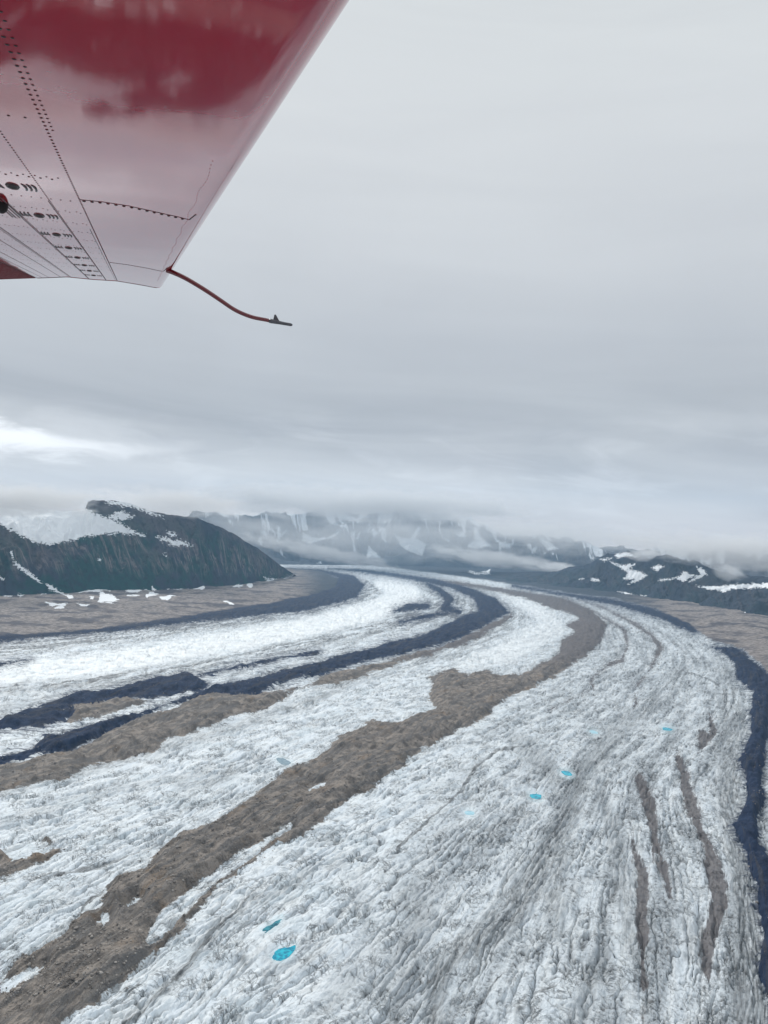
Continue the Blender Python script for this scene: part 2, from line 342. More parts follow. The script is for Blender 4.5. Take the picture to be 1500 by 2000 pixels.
GLACIER = [(-2500,1700),(-600,1310),(-200,1268),(0,1248),(200,1229),(350,1209),(500,1184),(600,1166),(655,1148),(660,1131),(625,1116),(560,1110),(480,1104),(700,1103),(850,1120),(1000,1142),(1100,1158),(1207,1172),(1287,1194),(1345,1222),(1390,1255),(1433,1265),(1460,1281),(1485,1300),(1520,1345),(1700,1480),(2600,2400),(2600,9000),(-2500,9000)]

def all_sdf(PX, PY):
    o = {}
    wide = [p for p in GREYL if max(q[2] for q in p) > 4.5]; narrow = [p for p in GREYL if p not in wide]
    a = np.full(PX.shape, -CL)
    for p in narrow: sdf_line(PX, PY, p, a)
    o['line'] = a
    for nm, polys, lines in (('dark', DARK, DARKL), ('brown', BROWN, BROWNL), ('grey', GREY, wide)):
        a = np.full(PX.shape, -CL)
        for p in polys: sdf_poly(PX, PY, p, a)
        for p in lines: sdf_line(PX, PY, p, a)
        o[nm] = a
    a = np.full(PX.shape, -CL)
    for p in ICE_IN: sdf_line(PX, PY, p, a)
    o['inner'] = a
    d = np.zeros(PX.shape)
    for p, s in DIRTL:
        a = sdf_line(PX, PY, p)
        d = np.maximum(d, s * smooth(a, -16, 10))
    o['dirt'] = d
    a = np.full(PX.shape, -CL)
    for p in SNOW: sdf_poly(PX, PY, p, a)
    o['snow'] = a
    return o

# ------------------------------------------------------------------ flow coordinates of the ice (thin-plate spline through traced flow lines)
FLOW = [
 (0,    [(-200,1268),(0,1250),(300,1216),(500,1188),(620,1168),(700,1150),(705,1135),(660,1118),(580,1109)]),
 (350,  [(-200,1325),(0,1302),(300,1262),(550,1215),(750,1172),(800,1145),(720,1122),(610,1108)]),
 (850,  [(-200,1520),(0,1478),(200,1425),(450,1347),(650,1292),(850,1240),(960,1195),(950,1168),(850,1138),(720,1115)]),
 (1150, [(-200,1690),(0,1620),(300,1520),(600,1400),(850,1310),(1040,1225),(1035,1182),(930,1145),(780,1118)]),
 (1600, [(-100,2010),(0,1935),(150,1820),(300,1720),(500,1590),(700,1490),(900,1390),(1080,1300),(1150,1225),(1100,1180),(980,1148),(840,1124)]),
 (1800, [(150,2010),(330,1860),(500,1715),(700,1590),(900,1475),(1100,1360),(1222,1265),(1180,1200),(1050,1158),(900,1130)]),
 (2060, [(480,2010),(650,1870),(850,1690),(1030,1520),(1180,1390),(1290,1285),(1245,1215),(1110,1165)]),
 (2320, [(880,2010),(950,1850),(1060,1670),(1160,1510),(1290,1380),(1345,1300),(1300,1235),(1160,1175),(1010,1145)]),
 (2560, [(1256,2010),(1255,1850),(1250,1700),(1262,1560),(1370,1400),(1400,1310),(1350,1240),(1220,1188)]),
 (2700, [(1390,2010),(1400,1850),(1395,1700),(1340,1550),(1400,1440),(1425,1330),(1390,1260)]),
 (2850, [(1540,2010),(1500,1750),(1470,1600),(1478,1450),(1480,1350),(1440,1280)]),
]
def fcoord(P):
    r = np.hypot(P[..., 0], P[..., 1]); a = np.arctan2(P[..., 0], P[..., 1])
    return a * 2.2, np.log(np.clip(r, 200, 3e4))
cx, cy_, vv, uu = [], [], [], []
for v, pts in FLOW:
    P = gp(np.array([p[0] for p in pts]), np.array([p[1] for p in pts]))
    s_ = np.r_[0, np.cumsum(np.hypot(*(np.diff(P[:, :2], axis=0).T)))]
    off = {0: 600, 350: 600, 850: 600, 1150: 450, 1600: 0}.get(v, -150)
    a, b = fcoord(P)
    for i in range(len(pts)):
        cx.append(a[i]); cy_.append(b[i]); vv.append(v); uu.append(s_[i] - P[0, 1] * 0 + off)
cx = np.array(cx); cy_ = np.array(cy_)
def tps_fit(val, lam=2e-3):
    n = len(cx); r2 = (cx[:, None] - cx) ** 2 + (cy_[:, None] - cy_) ** 2
    K = np.where(r2 > 0, .5 * r2 * np.log(r2 + 1e-12), 0) + lam * np.eye(n)
    A = np.zeros((n + 3, n + 3)); A[:n, :n] = K; Pm = np.stack([np.ones(n), cx, cy_], 1)
    A[:n, n:] = Pm; A[n:, :n] = Pm.T
    return np.linalg.solve(A, np.r_[val, 0, 0, 0])
WV = tps_fit(np.array(vv, float)); WU = tps_fit(np.array(uu, float))
def flow_uv(P):
    a, b = fcoord(P); a = np.clip(a, -1.8, 1.8).ravel(); b = b.ravel()
    V = np.empty(len(a)); U = np.empty(len(a)); n = len(cx)
    for i in range(0, len(a), 60000):
        s = slice(i, i + 60000)
        r2 = (a[s, None] - cx) ** 2 + (b[s, None] - cy_) ** 2
        K = .5 * r2 * np.log(r2 + 1e-12)
        V[s] = K @ WV[:n] + WV[n] + WV[n + 1] * a[s] + WV[n + 2] * b[s]
        U[s] = K @ WU[:n] + WU[n] + WU[n + 1] * a[s] + WU[n + 2] * b[s]
    return U, V

# ------------------------------------------------------------------ ground sheet: one annular grid, fine where it is seen close
POOLS = [  # outline in photo pixels, label
 ([(532,1868),(540,1857),(552,1851),(565,1850),(577,1846),(574,1857),(566,1868),(556,1873),(545,1876),(536,1875)], 'largest bright turquoise meltwater pool, nearest to the bottom of the picture', 0),
 ([(512,1818),(520,1810),(530,1806),(538,1799),(549,1796),(545,1804),(536,1812),(526,1820),(514,1822)], 'dark teal meltwater pool just above the largest bright turquoise one', 1),
 ([(1096,1506),(1104,1505),(1113,1508),(1118,1514),(1108,1515),(1099,1511)], 'turquoise meltwater pool right of the middle, upper of the neighbouring pair', 0),
 ([(1035,1551),(1046,1550),(1056,1552),(1056,1560),(1045,1560),(1037,1557)], 'turquoise meltwater pool right of the middle, lower of the neighbouring pair', 0),
 ([(1152,1427),(1161,1427),(1168,1431),(1166,1433),(1156,1432)], 'faint small blue pool far out on the ice between the dirt bands', 2),
 ([(1295,1421),(1304,1421),(1313,1424),(1310,1427),(1296,1426)], 'blue meltwater pool farthest right on the ice', 0),
 ([(907,1586),(914,1584),(926,1586),(924,1591),(912,1591)], 'very faint pale blue slush pool near the thin winding crack', 2),
 ([(540,1481),(550,1480),(562,1485),(568,1491),(556,1494),(545,1490)], 'grey-blue flat pool on the white ice above the wide brown moraine', 3),
]
th_in = np.arange(-33, 33, 0.068)
th_out = np.r_[np.arange(33, 60, .4), np.arange(60, 300, 2.0), np.arange(300, 327, .4)]
TH = np.radians(np.r_[th_in, th_out]); nc = len(TH)
dep = np.arange(36, 1.25, -0.046)
R = np.r_[0.5, 30, 80, 150, 230, 320, 410, 500, 570, 620, 660, CAM_H / np.tan(np.radians(dep))]
R = R[R < 23800]; R = np.r_[R, 23900.]
nr = len(R)
GX = R[:, None] * np.sin(TH)[None]; GY = R[:, None] * np.cos(TH)[None]
PX, PY, DP = proj(np.stack([GX, GY, np.zeros_like(GX)], -1))
behind = DP < 50
PX[behind] = 750 + np.sign(GX[behind] + .1) * 9000; PY[behind] = 8000
S = all_sdf(PX, PY)
U, V = flow_uv(np.stack([GX, GY], -1)); U = U.reshape(GX.shape); V = V.reshape(GX.shape)
far_glac = (PY > 1500) | (DP < 50)
PM_ = F / np.maximum(R, 400)[:, None]
wob = PM_ * (16 * fbm(GX / 260, GY / 260, 2, 401) + 10 * fbm(U / 90, V / 60, 2, 402) + 6.5 * fbm(GX / 26, GY / 26, 3, 403, .6))
wob = np.clip(wob, -9, 9)
thin = lambda a: np.clip(1 + a / 10, .35, 1)
for k_, g_ in (('dark', .5), ('brown', .8), ('grey', .5), ('line', .18)):
    S[k_] = S[k_] + wob * g_ * np.where(S[k_] > -CL + 1, 1, 0)
S['brown'] = np.minimum(S['brown'], -(S['inner'] + .3 * wob))
S['snow'] = S['snow'] + np.clip(PM_ * 26 * fbm(GX / 90, GY / 90, 4, 405, .6), -6, 6)
gl = np.where(inside(PX, PY, GLACIER), 1.0, -1.0) * np.clip(seg_d(PX, PY, GLACIER, True), 0, CL)
gl[behind] = CL
# --- relief
Dk = smooth(S['dark'] + 3 * fbm(GX / 60, GY / 60, 3, 3), -1, 9); Bk = smooth(S['brown'] + 3 * fbm(GX / 40, GY / 40, 3, 4), -1, 12)
Gk = smooth(S['grey'], -2, 4); Gl = smooth(gl, -2, 6)
near = smooth(-R, -9000, -1200)[:, None] * np.ones_like(GX)
hum = fbm(U / 130, V / 55, 4, 11)
hum2 = ridged(U / 60 + V / 120, V / 34, 3, 21)
LR = smooth(PX - (1900 - PY) * .6, 500, 900)            # rougher, dirtier ice on the outside of the bend
qa = (U + V * .8); qb = (U - V * .8)
fine = fbm(qa / 8, qb / 20, 4, 31, .62)
lump = .6 * fbm(GX / 42 + .6 * fbm(GX / 60, GY / 60, 2, 34), GY / 42, 4, 33, .5) + .5 * (1.0 - ridged(GX / 48 + .5 * fbm(GX / 50, GY / 50, 2, 36), GY / 40, 3, 35))
# crevasses and melt channels: thin troughs along and across the flow
wa = fbm(U / 70, V / 70, 3, 5); wb = fbm(U / 50 + 9, V / 50, 3, 6)
ch1 = np.abs(perlin(U / 150 + .5 * wa, V / 30 + 1.1 * wb, 41)); ch2 = np.abs(perlin(U / 34 + 1.0 * wb, V / 80 + .8 * wa, 43)); ch3 = np.abs(perlin(qa / 16 + .7 * wb, qb / 48 + .5 * wa, 45))
gate1 = smooth(fbm(GX / 170, GY / 170, 3, 47), -.1, .25); gate2 = smooth(fbm(GX / 120, GY / 120, 3, 48), -.05, .3)
wpx = 1.0 / np.maximum(PM_, .08)                          # metres covered by one photo pixel
ch4 = np.abs(perlin(U / 420 + .5 * wa, V / 19 + .55 * wb, 59)); ch5 = np.abs(perlin(U / 120 + .5 * wb, V / 9 + .7 * wa, 60))
gate4 = smooth(fbm(U / 300, V / 50, 3, 62), -.2, .15)
crack = np.maximum.reduce([(1 - smooth(ch1, .0, .07)) * gate1, (1 - smooth(ch2, .0, .055)) * gate2 * .95, (1 - smooth(ch4, .0, .12)) * gate4 * (.75 + .1 * LR), (1 - smooth(ch5, .0, .13)) * gate4 * (.6 - .3 * LR),
                           (1 - smooth(ch3, .0, .11)) * (.45 + .5 * LR) * smooth(fbm(GX / 60, GY / 60, 3, 49), -.3, .1)])
hollow = smooth(-(.55 * fine + .45 * lump), .0, .28)
speck = smooth(fbm(qa / 5.5, qb / 15, 3, 53, .65) + .35 * fbm(GX / 45, GY / 45, 3, 55), .02, .30)
lane = smooth(fbm(U / 520, V / 75, 4, 63, .6), -.12, .26)
left_ice = 1 - LR
Hice = 6.5 * hum + 2.8 * hum2 + 3.5 * LR * fbm(GX / 85, GY / 85, 3, 70) + (0.8 + 1.0 * LR) * fine + (5.2 - 2.8 * LR) * lump - 3.0 * crack - (5.5 - 2.5 * LR) * (1 - smooth(ch1, .0, .22)) * gate1 - 3.0 * (1 - smooth(ch4, .0, .3)) * gate4
far_scale = 1 + 1.2 * smooth(R, 2500, 9000)[:, None]
Hmor = 6 + 12 * fbm(GX / 120, GY / 120, 4, 51) + 7.0 * ridged(U / 150 + .4 * wa, V / 38 + .6 * wb, 3, 64) + 6.0 * ridged(GX / 55, GY / 55, 5, 61) + 1.6 * fbm(GX / 7, GY / 7, 4, 71, .65)
mor = np.maximum(Dk, Bk)
Z = Hice * Gl * (1 - .75 * mor) * far_scale + mor * Hmor * (.58 + .42 * smooth(R, 600, 2500)[:, None])
Z -= 2.0 * Gk
Z = np.where(gl < 6, Z * Gl + (1 - Gl) * (8 + np.clip(-gl, 0, CL) * .5 + 22 * fbm(GX / 420, GY / 420, 5, 81) + 10 * ridged(GX / 160, GY / 160, 4, 83)), Z)
# a raised crest along the black moraine and the wide brown one
Z += 9 * smooth(S['dark'], 3, 14) * (.6 + .8 * fbm(U / 160, V / 160, 3, 91)) + 10 * smooth(S['brown'], 3, 26) * (.7 + .8 * fbm(U / 120, V / 120, 3, 93))
Z *= smooth(R, 20, 600)[:, None]
dgrit = np.clip(crack * .95 + hollow * (.12 + .42 * LR * (.4 + .6 * lane)) + speck * (.03 + .80 * LR * (.15 + .85 * lane)), 0, 1.1)
dgrit *= 1 - .35 * smooth(R, 5000, 10000)[:, None]
clean = smooth(sdf_line(PX, PY, [(0,1318,10),(200,1305,12),(400,1268,14),(600,1232,12),(740,1195,14),(790,1165,14),(740,1140,8)]), -8, 8) * .8
clean = np.maximum(clean, smooth(sdf_line(PX, PY, [(-60,1325,14),(0,1316,16),(200,1297,18),(400,1262,18),(600,1226,16),(740,1190,18),(800,1162,18),(750,1138,10)]), -10, 6) * .9)
clean = np.maximum(clean, smooth(sdf_line(PX, PY, [(900,1300,10),(1000,1270,22),(1080,1225,20),(1060,1195,14),(980,1160,8)]), -10, 10) * .6)
sband = smooth(fbm(U / 380, V / 24, 5, 65, .62), -.22, .16); sfar = smooth(R, 1800, 3500)[:, None]
S['dirt'] *= (1 - sfar) + sfar * 1.6 * sband
dgrit += .5 * sfar * (1 - LR) * smooth(fbm(U / 260, V / 16, 5, 66, .65), .02, .28)
dgrit *= 1 - clean; S['dirt'] *= 1 - clean
Z_clean = clean
pool_z = []; rim = np.zeros(PX.shape)
for pts, lab, kind in POOLS:
    d = sdf_poly(PX, PY, pts)
    k = d > 0
    z0 = float(np.mean(Z[d > -4])) - 1.2 if (d > -4).any() else 0
    w = smooth(d, -13, -1); Z = Z * (1 - w) + (z0 - .5 * smooth(d, -2, 3)) * w
    pool_z.append(z0); rim = np.maximum(rim, smooth(d, -11, -1) * (.9 if kind < 2 else .5))
co = np.stack([GX, GY, Z], -1).reshape(-1, 3)

# ground material
gm = bpy.data.materials.new('glacier_surface'); gm.use_nodes = True
t = NT(gm.node_tree); t.n.clear()
geo = t.new('ShaderNodeNewGeometry'); pos = geo.outputs['Position']
fl = t.attr('flow', True)
aD, aB, aG, aL, aDi, aS, aLR = (t.attr(n) for n in ('dark', 'brown', 'grey', 'glac', 'dirt', 'snow', 'rough'))
p2 = t.new('ShaderNodeVectorMath', {0: pos, 1: (1, 1, 0)}, operation='MULTIPLY').outputs[0]
nA = t.noise(p2, .035, 5, .62)      # ~30 m
nB = t.noise(p2, .16, 4, .6)        # ~6 m
nC = t.noise(p2, .6, 3, .6)
nF = t.noise(t.mapv(fl, (.010, .05, 1)), 1.0, 5, .6, .4)      # streaks along the flow
nF2 = t.noise(t.mapv(fl, (.03, .16, 1), loc=(5, 7, 0)), 1.0, 5, .62, .3)
e1 = t.add(t.mul(t.math('SUBTRACT', nA, .5), 16.0), t.mul(t.math('SUBTRACT', nB, .5), 7.0))
mD = t.sstep(t.add(aD, e1), -1.0, 1.2)
mB = t.sstep(t.add(aB, e1), -1.0, 1.6)
mG = t.mul(t.sstep(t.add(t.add(aG, t.mul(e1, .75)), t.mul(t.math('SUBTRACT', nF2, .5), 9.0)), -.8, 3.0), .93)
mL = t.sstep(t.add(aL, t.mul(e1, .5)), -1.5, 1.5)
# ragged fringe of dark grit beside the black moraine
fr = t.add(t.lin(aD, -34, 0), t.mul(t.math('SUBTRACT', t.noise(t.mapv(p2, (.012, .09, 1)), 1.0, 5, .7, .3), .5), 3.0))
mFr = t.mul(t.sstep(fr, .62, 1.2), .9)
# ice colour
ice = t.mix(t.sstep(nF, .35, .65), (.68, .745, .80), (.82, .865, .89))
ice = t.mix(t.mul(t.sstep(nB, .5, .8), .35), ice, (.60, .69, .76))
aGr = t.attr('grit')
def strokes(sc, rot, width, seed, lo=.45, hi=.65):
    v = t.mapv(fl, sc, (0, 0, rot), (seed, seed * 2, 0))
    n = t.noise(v, 1.0, 3, .6, .5)
    ln = t.math('SUBTRACT', 1.0, t.sstep(t.math('ABSOLUTE', t.math('SUBTRACT', n, .5)), 0.0, width))
    return t.mul(ln, t.sstep(t.noise(p2, .02, 3, .6, 0), lo, hi))
st1 = strokes((.11, .035, 1), -.75, .035, 3); st5 = strokes((.020, .012, 1), .9, .014, 41, .40, .58); st6 = strokes((.035, .010, 1), -.5, .020, 47, .42, .60)
st3 = strokes((.012, .06, 1), .05, .022, 23, .40, .6)
sp = t.sstep(t.noise(t.mapv(fl, (.22, .07, 1), (0, 0, -.75)), 1.0, 5, .72, .3), .53, .66)
nPat = t.noise(p2, .012, 4, .6)
nPf = t.noise(t.mapv(fl, (.004, .02, 1)), 1.0, 4, .6)
roughd = t.mul(aLR, t.lin(nPf, .35, .65, .15, 1.1))
dirt = t.mul(aDi, t.lin(nF2, .32, .62, .15, 1.15))
dirt = t.math('MAXIMUM', dirt, t.mul(aGr, t.lin(nB, .3, .7, .65, 1.25)))
mLn = t.sstep(t.add(t.attr('line'), t.mul(t.math('SUBTRACT', nB, .5), 3.5)), -1.2, .8)
dirt = t.math('MAXIMUM', dirt, t.mul(mLn, t.lin(nF2, .35, .6, .45, 1.0)))
dirt = t.math('MAXIMUM', dirt, t.mul(sp, t.add(.05, t.mul(roughd, .85))))
dirt = t.math('MAXIMUM', dirt, t.mul(t.sstep(nF, .56, .70), .32))
dirt = t.math('MAXIMUM', dirt, t.mul(st1, .55))
dirt = t.math('MAXIMUM', dirt, t.mul(st3, .65))
dirt = t.math('MAXIMUM', dirt, t.mul(st5, .9)); dirt = t.math('MAXIMUM', dirt, t.mul(st6, .75))
dirt = t.math('MULTIPLY', dirt, t.math('SUBTRACT', 1.0, t.mul(t.attr('clean'), .85)), clamp=True)
ice = t.mix(t.attr('clean'), ice, (.86, .89, .90))
ice = t.mix(t.add(t.mul(t.attr('lane'), .62), t.mul(aLR, .25)), ice, (.40, .44, .475))
ice = t.mix(t.mul(t.math('SUBTRACT', 1.0, aLR), t.mul(.5, t.sstep(nPat, .50, .66))), ice, (.58, .66, .71))
dcol = t.mix(nA, (.060, .072, .082), (.125, .122, .118))
surf = t.mix(t.math('MULTIPLY', dirt, .92, clamp=True), ice, dcol)
surf = t.mix(t.mul(t.attr('rim'), t.lin(nB, .35, .6, .15, .55)), surf, (.55, .74, .80))
# grit thinning out beside the brown moraine and the silt streaks
frb = t.add(t.lin(aB, -24, 0), t.mul(t.math('SUBTRACT', t.add(t.mul(nB, .4), t.mul(nC, .6)), .5), 4.2))
surf = t.mix(t.mul(t.sstep(frb, .95, 1.35), .85), surf, (.13, .115, .10))
frg = t.add(t.lin(aG, -18, 0), t.mul(t.math('SUBTRACT', nF2, .5), 3.2))
surf = t.mix(t.mul(t.sstep(frg, .85, 1.3), .7), surf, (.12, .11, .112))
surf = t.mix(mFr, surf, (.03, .042, .075))
# grey-brown silt streaks
silt = t.mix(t.sstep(t.noise(t.mapv(fl, (.02, .09, 1)), 1.0, 5, .65), .4, .6), (.085, .078, .082), (.155, .142, .142))
silt = t.mix(.25, silt, (.20, .195, .20))
surf = t.mix(mG, surf, silt)
# brown moraine: rubble
vor = t.new('ShaderNodeTexVoronoi', {'Vector': p2, 'Scale': .22}, feature='F1')
vcol = t.new('ShaderNodeSeparateColor', {0: vor.outputs['Color']}).outputs[0]
rub = t.mix(t.sstep(nA, .40, .60), (.135, .12, .108), (.275, .24, .21))
rub = t.mix(t.mul(t.sstep(nPat, .55, .70), .7), rub, (.22, .155, .10))
nM = t.noise(t.mapv(fl, (.0045, .05, 1)), 1.0, 6, .66, .6)
rub = t.mix(t.mul(t.sstep(nM, .46, .58), .85), rub, (.125, .120, .118))
rub = t.mix(t.mul(t.sstep(t.noise(t.mapv(fl, (.009, .10, 1), loc=(7, 3, 0)), 1.0, 6, .66, .6), .54, .66), .6), rub, (.29, .265, .24))
rub = t.mix(t.mul(t.sstep(nC, .56, .72), t.sstep(nB, .45, .6)), rub, (.34, .31, .28))
rub = t.mix(t.mul(t.sstep(t.noise(p2, .33, 4, .7), .52, .70), .6), rub, (.055, .046, .040))
rub = t.mix(t.mul(t.attr('bfar'), .75), rub, t.mix(nB, (.085, .078, .084), (.15, .142, .15)))
surf = t.mix(mB, surf, rub)
blk = t.mix(t.sstep(nA, .38, .68), (.005, .014, .042), (.016, .032, .074))
blk = t.mix(t.mul(t.sstep(nM, .50, .62), .55), blk, (.050, .050, .056))
blk = t.mix(t.mul(t.sstep(t.math('SUBTRACT', nC, t.mul(nB, .2)), .46, .60), .25), blk, (.10, .10, .11))
surf = t.mix(mD, surf, blk)
# valley floor outside the ice
val = t.mix(t.sstep(nA, .38, .62), (.17, .15, .142), (.33, .295, .275))
val = t.mix(t.mul(t.sstep(nB, .5, .66), .45), val, (.09, .08, .08))
val = t.mix(t.sstep(t.noise(t.mapv(p2, (.004, .004, 1)), 1.0, 5, .65), .47, .60), val, (.095, .09, .10))
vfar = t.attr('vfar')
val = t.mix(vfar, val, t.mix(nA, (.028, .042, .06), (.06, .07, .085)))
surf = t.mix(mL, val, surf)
mS = t.sstep(t.add(aS, t.mul(t.math('SUBTRACT', nA, .5), 5.0)), -.6, .6)
surf = t.mix(mS, surf, (.86, .88, .90))
icy = t.mul(t.math('SUBTRACT', 1.0, t.math('MAXIMUM', t.math('MAXIMUM', mD, mB), mG)), mL)
bh = t.add(t.mul(nB, 1.6), t.add(t.mul(nC, .5), t.mul(nF2, 2.0)))
bh = t.math('SUBTRACT', bh, t.mul(st1, 1.2))
bmp = t.new('ShaderNodeBump', {'Height': bh, 'Strength': 1.0, 'Distance': 1.6}).outputs[0]
bs = t.new('ShaderNodeBsdfPrincipled', {'Base Color': surf, 'Roughness': t.lin(icy, 0, 1, .95, .6), 'Normal': bmp, 'Specular IOR Level': .25})
t.new('ShaderNodeOutputMaterial', {'Surface': bs.outputs[0]})

ground = mesh_obj('ground', co, grid_faces(nr, nc, True), gm)
tag(ground, kind='structure', label='wide valley glacier with curved bands of white ice and dark moraine', cat='glacier')
for n in ('dark', 'brown', 'grey', 'line', 'dirt', 'snow'): set_attr(ground, n, S[n])
set_attr(ground, 'grit', dgrit); set_attr(ground, 'lane', lane * LR); set_attr(ground, 'rim', rim); set_attr(ground, 'clean', Z_clean); set_attr(ground, 'bfar', smooth(-PY, -1330, -1270) * smooth(PX, 700, 900))
set_attr(ground, 'glac', gl); set_attr(ground, 'rough', LR)
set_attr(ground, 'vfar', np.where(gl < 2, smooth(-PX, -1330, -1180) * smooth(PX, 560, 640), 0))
set_attr(ground, 'flow', np.stack([U, V, np.zeros_like(U)], -1).reshape(-1, 3), 'FLOAT_VECTOR')

# ------------------------------------------------------------------ meltwater pools
def pool_mat(name, c1, c2, rough=.08):
    m = bpy.data.materials.new(name); m.use_nodes = True; t = NT(m.node_tree); b = t.n['Principled BSDF']
    p = t.new('ShaderNodeNewGeometry').outputs['Position']
    n = t.noise(p, .16, 5, .6)
    t.l.new(t.mix(t.sstep(n, .40, .60), c1, c2), b.inputs['Base Color']); b.inputs['Roughness'].default_value = rough; b.inputs['Specular IOR Level'].default_value = .3
    return m
PM = [pool_mat('turquoise_meltwater', (.0, .19, .31), (.01, .44, .56)), pool_mat('teal_meltwater', (.0, .085, .13), (.03, .24, .30)),
      pool_mat('pale_slush_water', (.25, .50, .60), (.42, .64, .72), .3), pool_mat('grey_meltwater', (.16, .24, .29), (.24, .33, .38), .2)]
for (pts, lab, kind), z0 in zip(POOLS, pool_z):
    # smooth outline, slightly lobed
    P = gp(np.array([p[0] for p in pts]), np.array([p[1] for p in pts]), z0)
    n = len(P); q = []
    for i in range(n):
        p0, p1, p2_, p3 = P[i - 1], P[i], P[(i + 1) % n], P[(i + 2) % n]
        for s in np.arange(0, 1, .2):
            q.append(.5 * (2 * p1 + (p2_ - p0) * s + (2 * p0 - 5 * p1 + 4 * p2_ - p3) * s * s + (3 * p1 - 3 * p2_ + p3 - p0) * s ** 3))
    q = np.array(q); c = q.mean(0); rr = np.hypot(*(q - c)[:, :2].T)
    q = c + (q - c) * (1 + .28 * fbm(q[:, 0] / 5, q[:, 1] / 5, 4, 7))[:, None]; q[:, 2] = z0
    o = mesh_obj('meltwater_pool', np.vstack([q - c, [[0, 0, 0]]]), [(i, (i + 1) % len(q), len(q)) for i in range(len(q))], PM[kind])
    o.location = c
    tag(o, lab, 'pool', 'meltwater pools on the glacier')

# ------------------------------------------------------------------ mountains
def mountain_mat(name, rock, green, scree, snow_amt, SNW=20.0, SCOL=(.84, .86, .88)):
    m = bpy.data.materials.new(name); m.use_nodes = True; t = NT(m.node_tree); t.n.clear()
    pos = t.new('ShaderNodeNewGeometry').outputs['Position']
    st = t.attr('slope', True); sp = t.new('ShaderNodeSeparateXYZ', {0: st})
    hgt = sp.outputs[1]
    st = t.new('ShaderNodeCombineXYZ', {0: t.add(sp.outputs[0], t.mul(hgt, 420.0)), 1: hgt, 2: 0.0}).outputs[0]
    nS = t.noise(t.mapv(st, (.014, 2.2, 1)), 1.0, 6, .68, .45)
    nS2 = t.noise(t.mapv(st, (.06, 3.0, 1), loc=(4, 4, 0)), 1.0, 5, .6, .25)
    nG = t.noise(pos, .0035, 6, .62); nH = t.noise(pos, .02, 5, .62)
    c = t.mix(t.sstep(nG, .40, .54), rock, green)
    c = t.mix(t.sstep(hgt, .72, .95), c, rock)
    scr = t.mul(t.mul(t.sstep(nS, .44, .60), t.sstep(nS2, .38, .60)), t.mul(t.sstep(hgt, .12, .35), t.math('SUBTRACT', 1.0, t.sstep(hgt, .6, .85))))
    c = t.mix(t.mul(scr, 1.0), c, scree)
    c = t.mix(t.mul(t.sstep(t.noise(pos, .0022, 5, .6), .46, .62), t.mul(.55, t.sstep(hgt, .2, .45))), c, tuple(x * .55 + y * .2 for x, y in zip(scree, rock)))
    c = t.mix(t.mul(t.sstep(nH, .48, .66), .6), c, tuple(x * .4 for x in rock))
    e = t.add(t.mul(t.math('SUBTRACT', t.noise(t.mapv(pos, (1, 1, 2.4)), .032, 4, .6), .5), t.lin(t.sstep(hgt, .42, .6), 0, 1, SNW, SNW * 1.5)), t.mul(t.math('SUBTRACT', nS2, .5), 6.0))
    ms = t.sstep(t.add(t.attr('snow'), e), -.5, .7)
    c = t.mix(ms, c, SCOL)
    if snow_amt:
        k = t.add(t.mul(t.noise(t.mapv(st, (.0016, 1.6, 1), (0, 0, .0), loc=(2, 8, 0)), 1.0, 6, .68, 1.2), 1.0), t.mul(t.math('SUBTRACT', hgt, .5), .25))
        c = t.mix(t.mul(t.sstep(k, snow_amt, snow_amt + .05), t.sstep(hgt, .2, .35)), c, SCOL)
    b = t.new('ShaderNodeBump', {'Height': t.add(t.mul(nH, 25.0), t.mul(nS, 14)), 'Strength': .6, 'Distance': 1.0}).outputs[0]
    bs = t.new('ShaderNodeBsdfPrincipled', {'Base Color': c, 'Roughness': .95, 'Normal': b, 'Specular IOR Level': .1})
    t.new('ShaderNodeOutputMaterial', {'Surface': bs.outputs[0]})
    return m
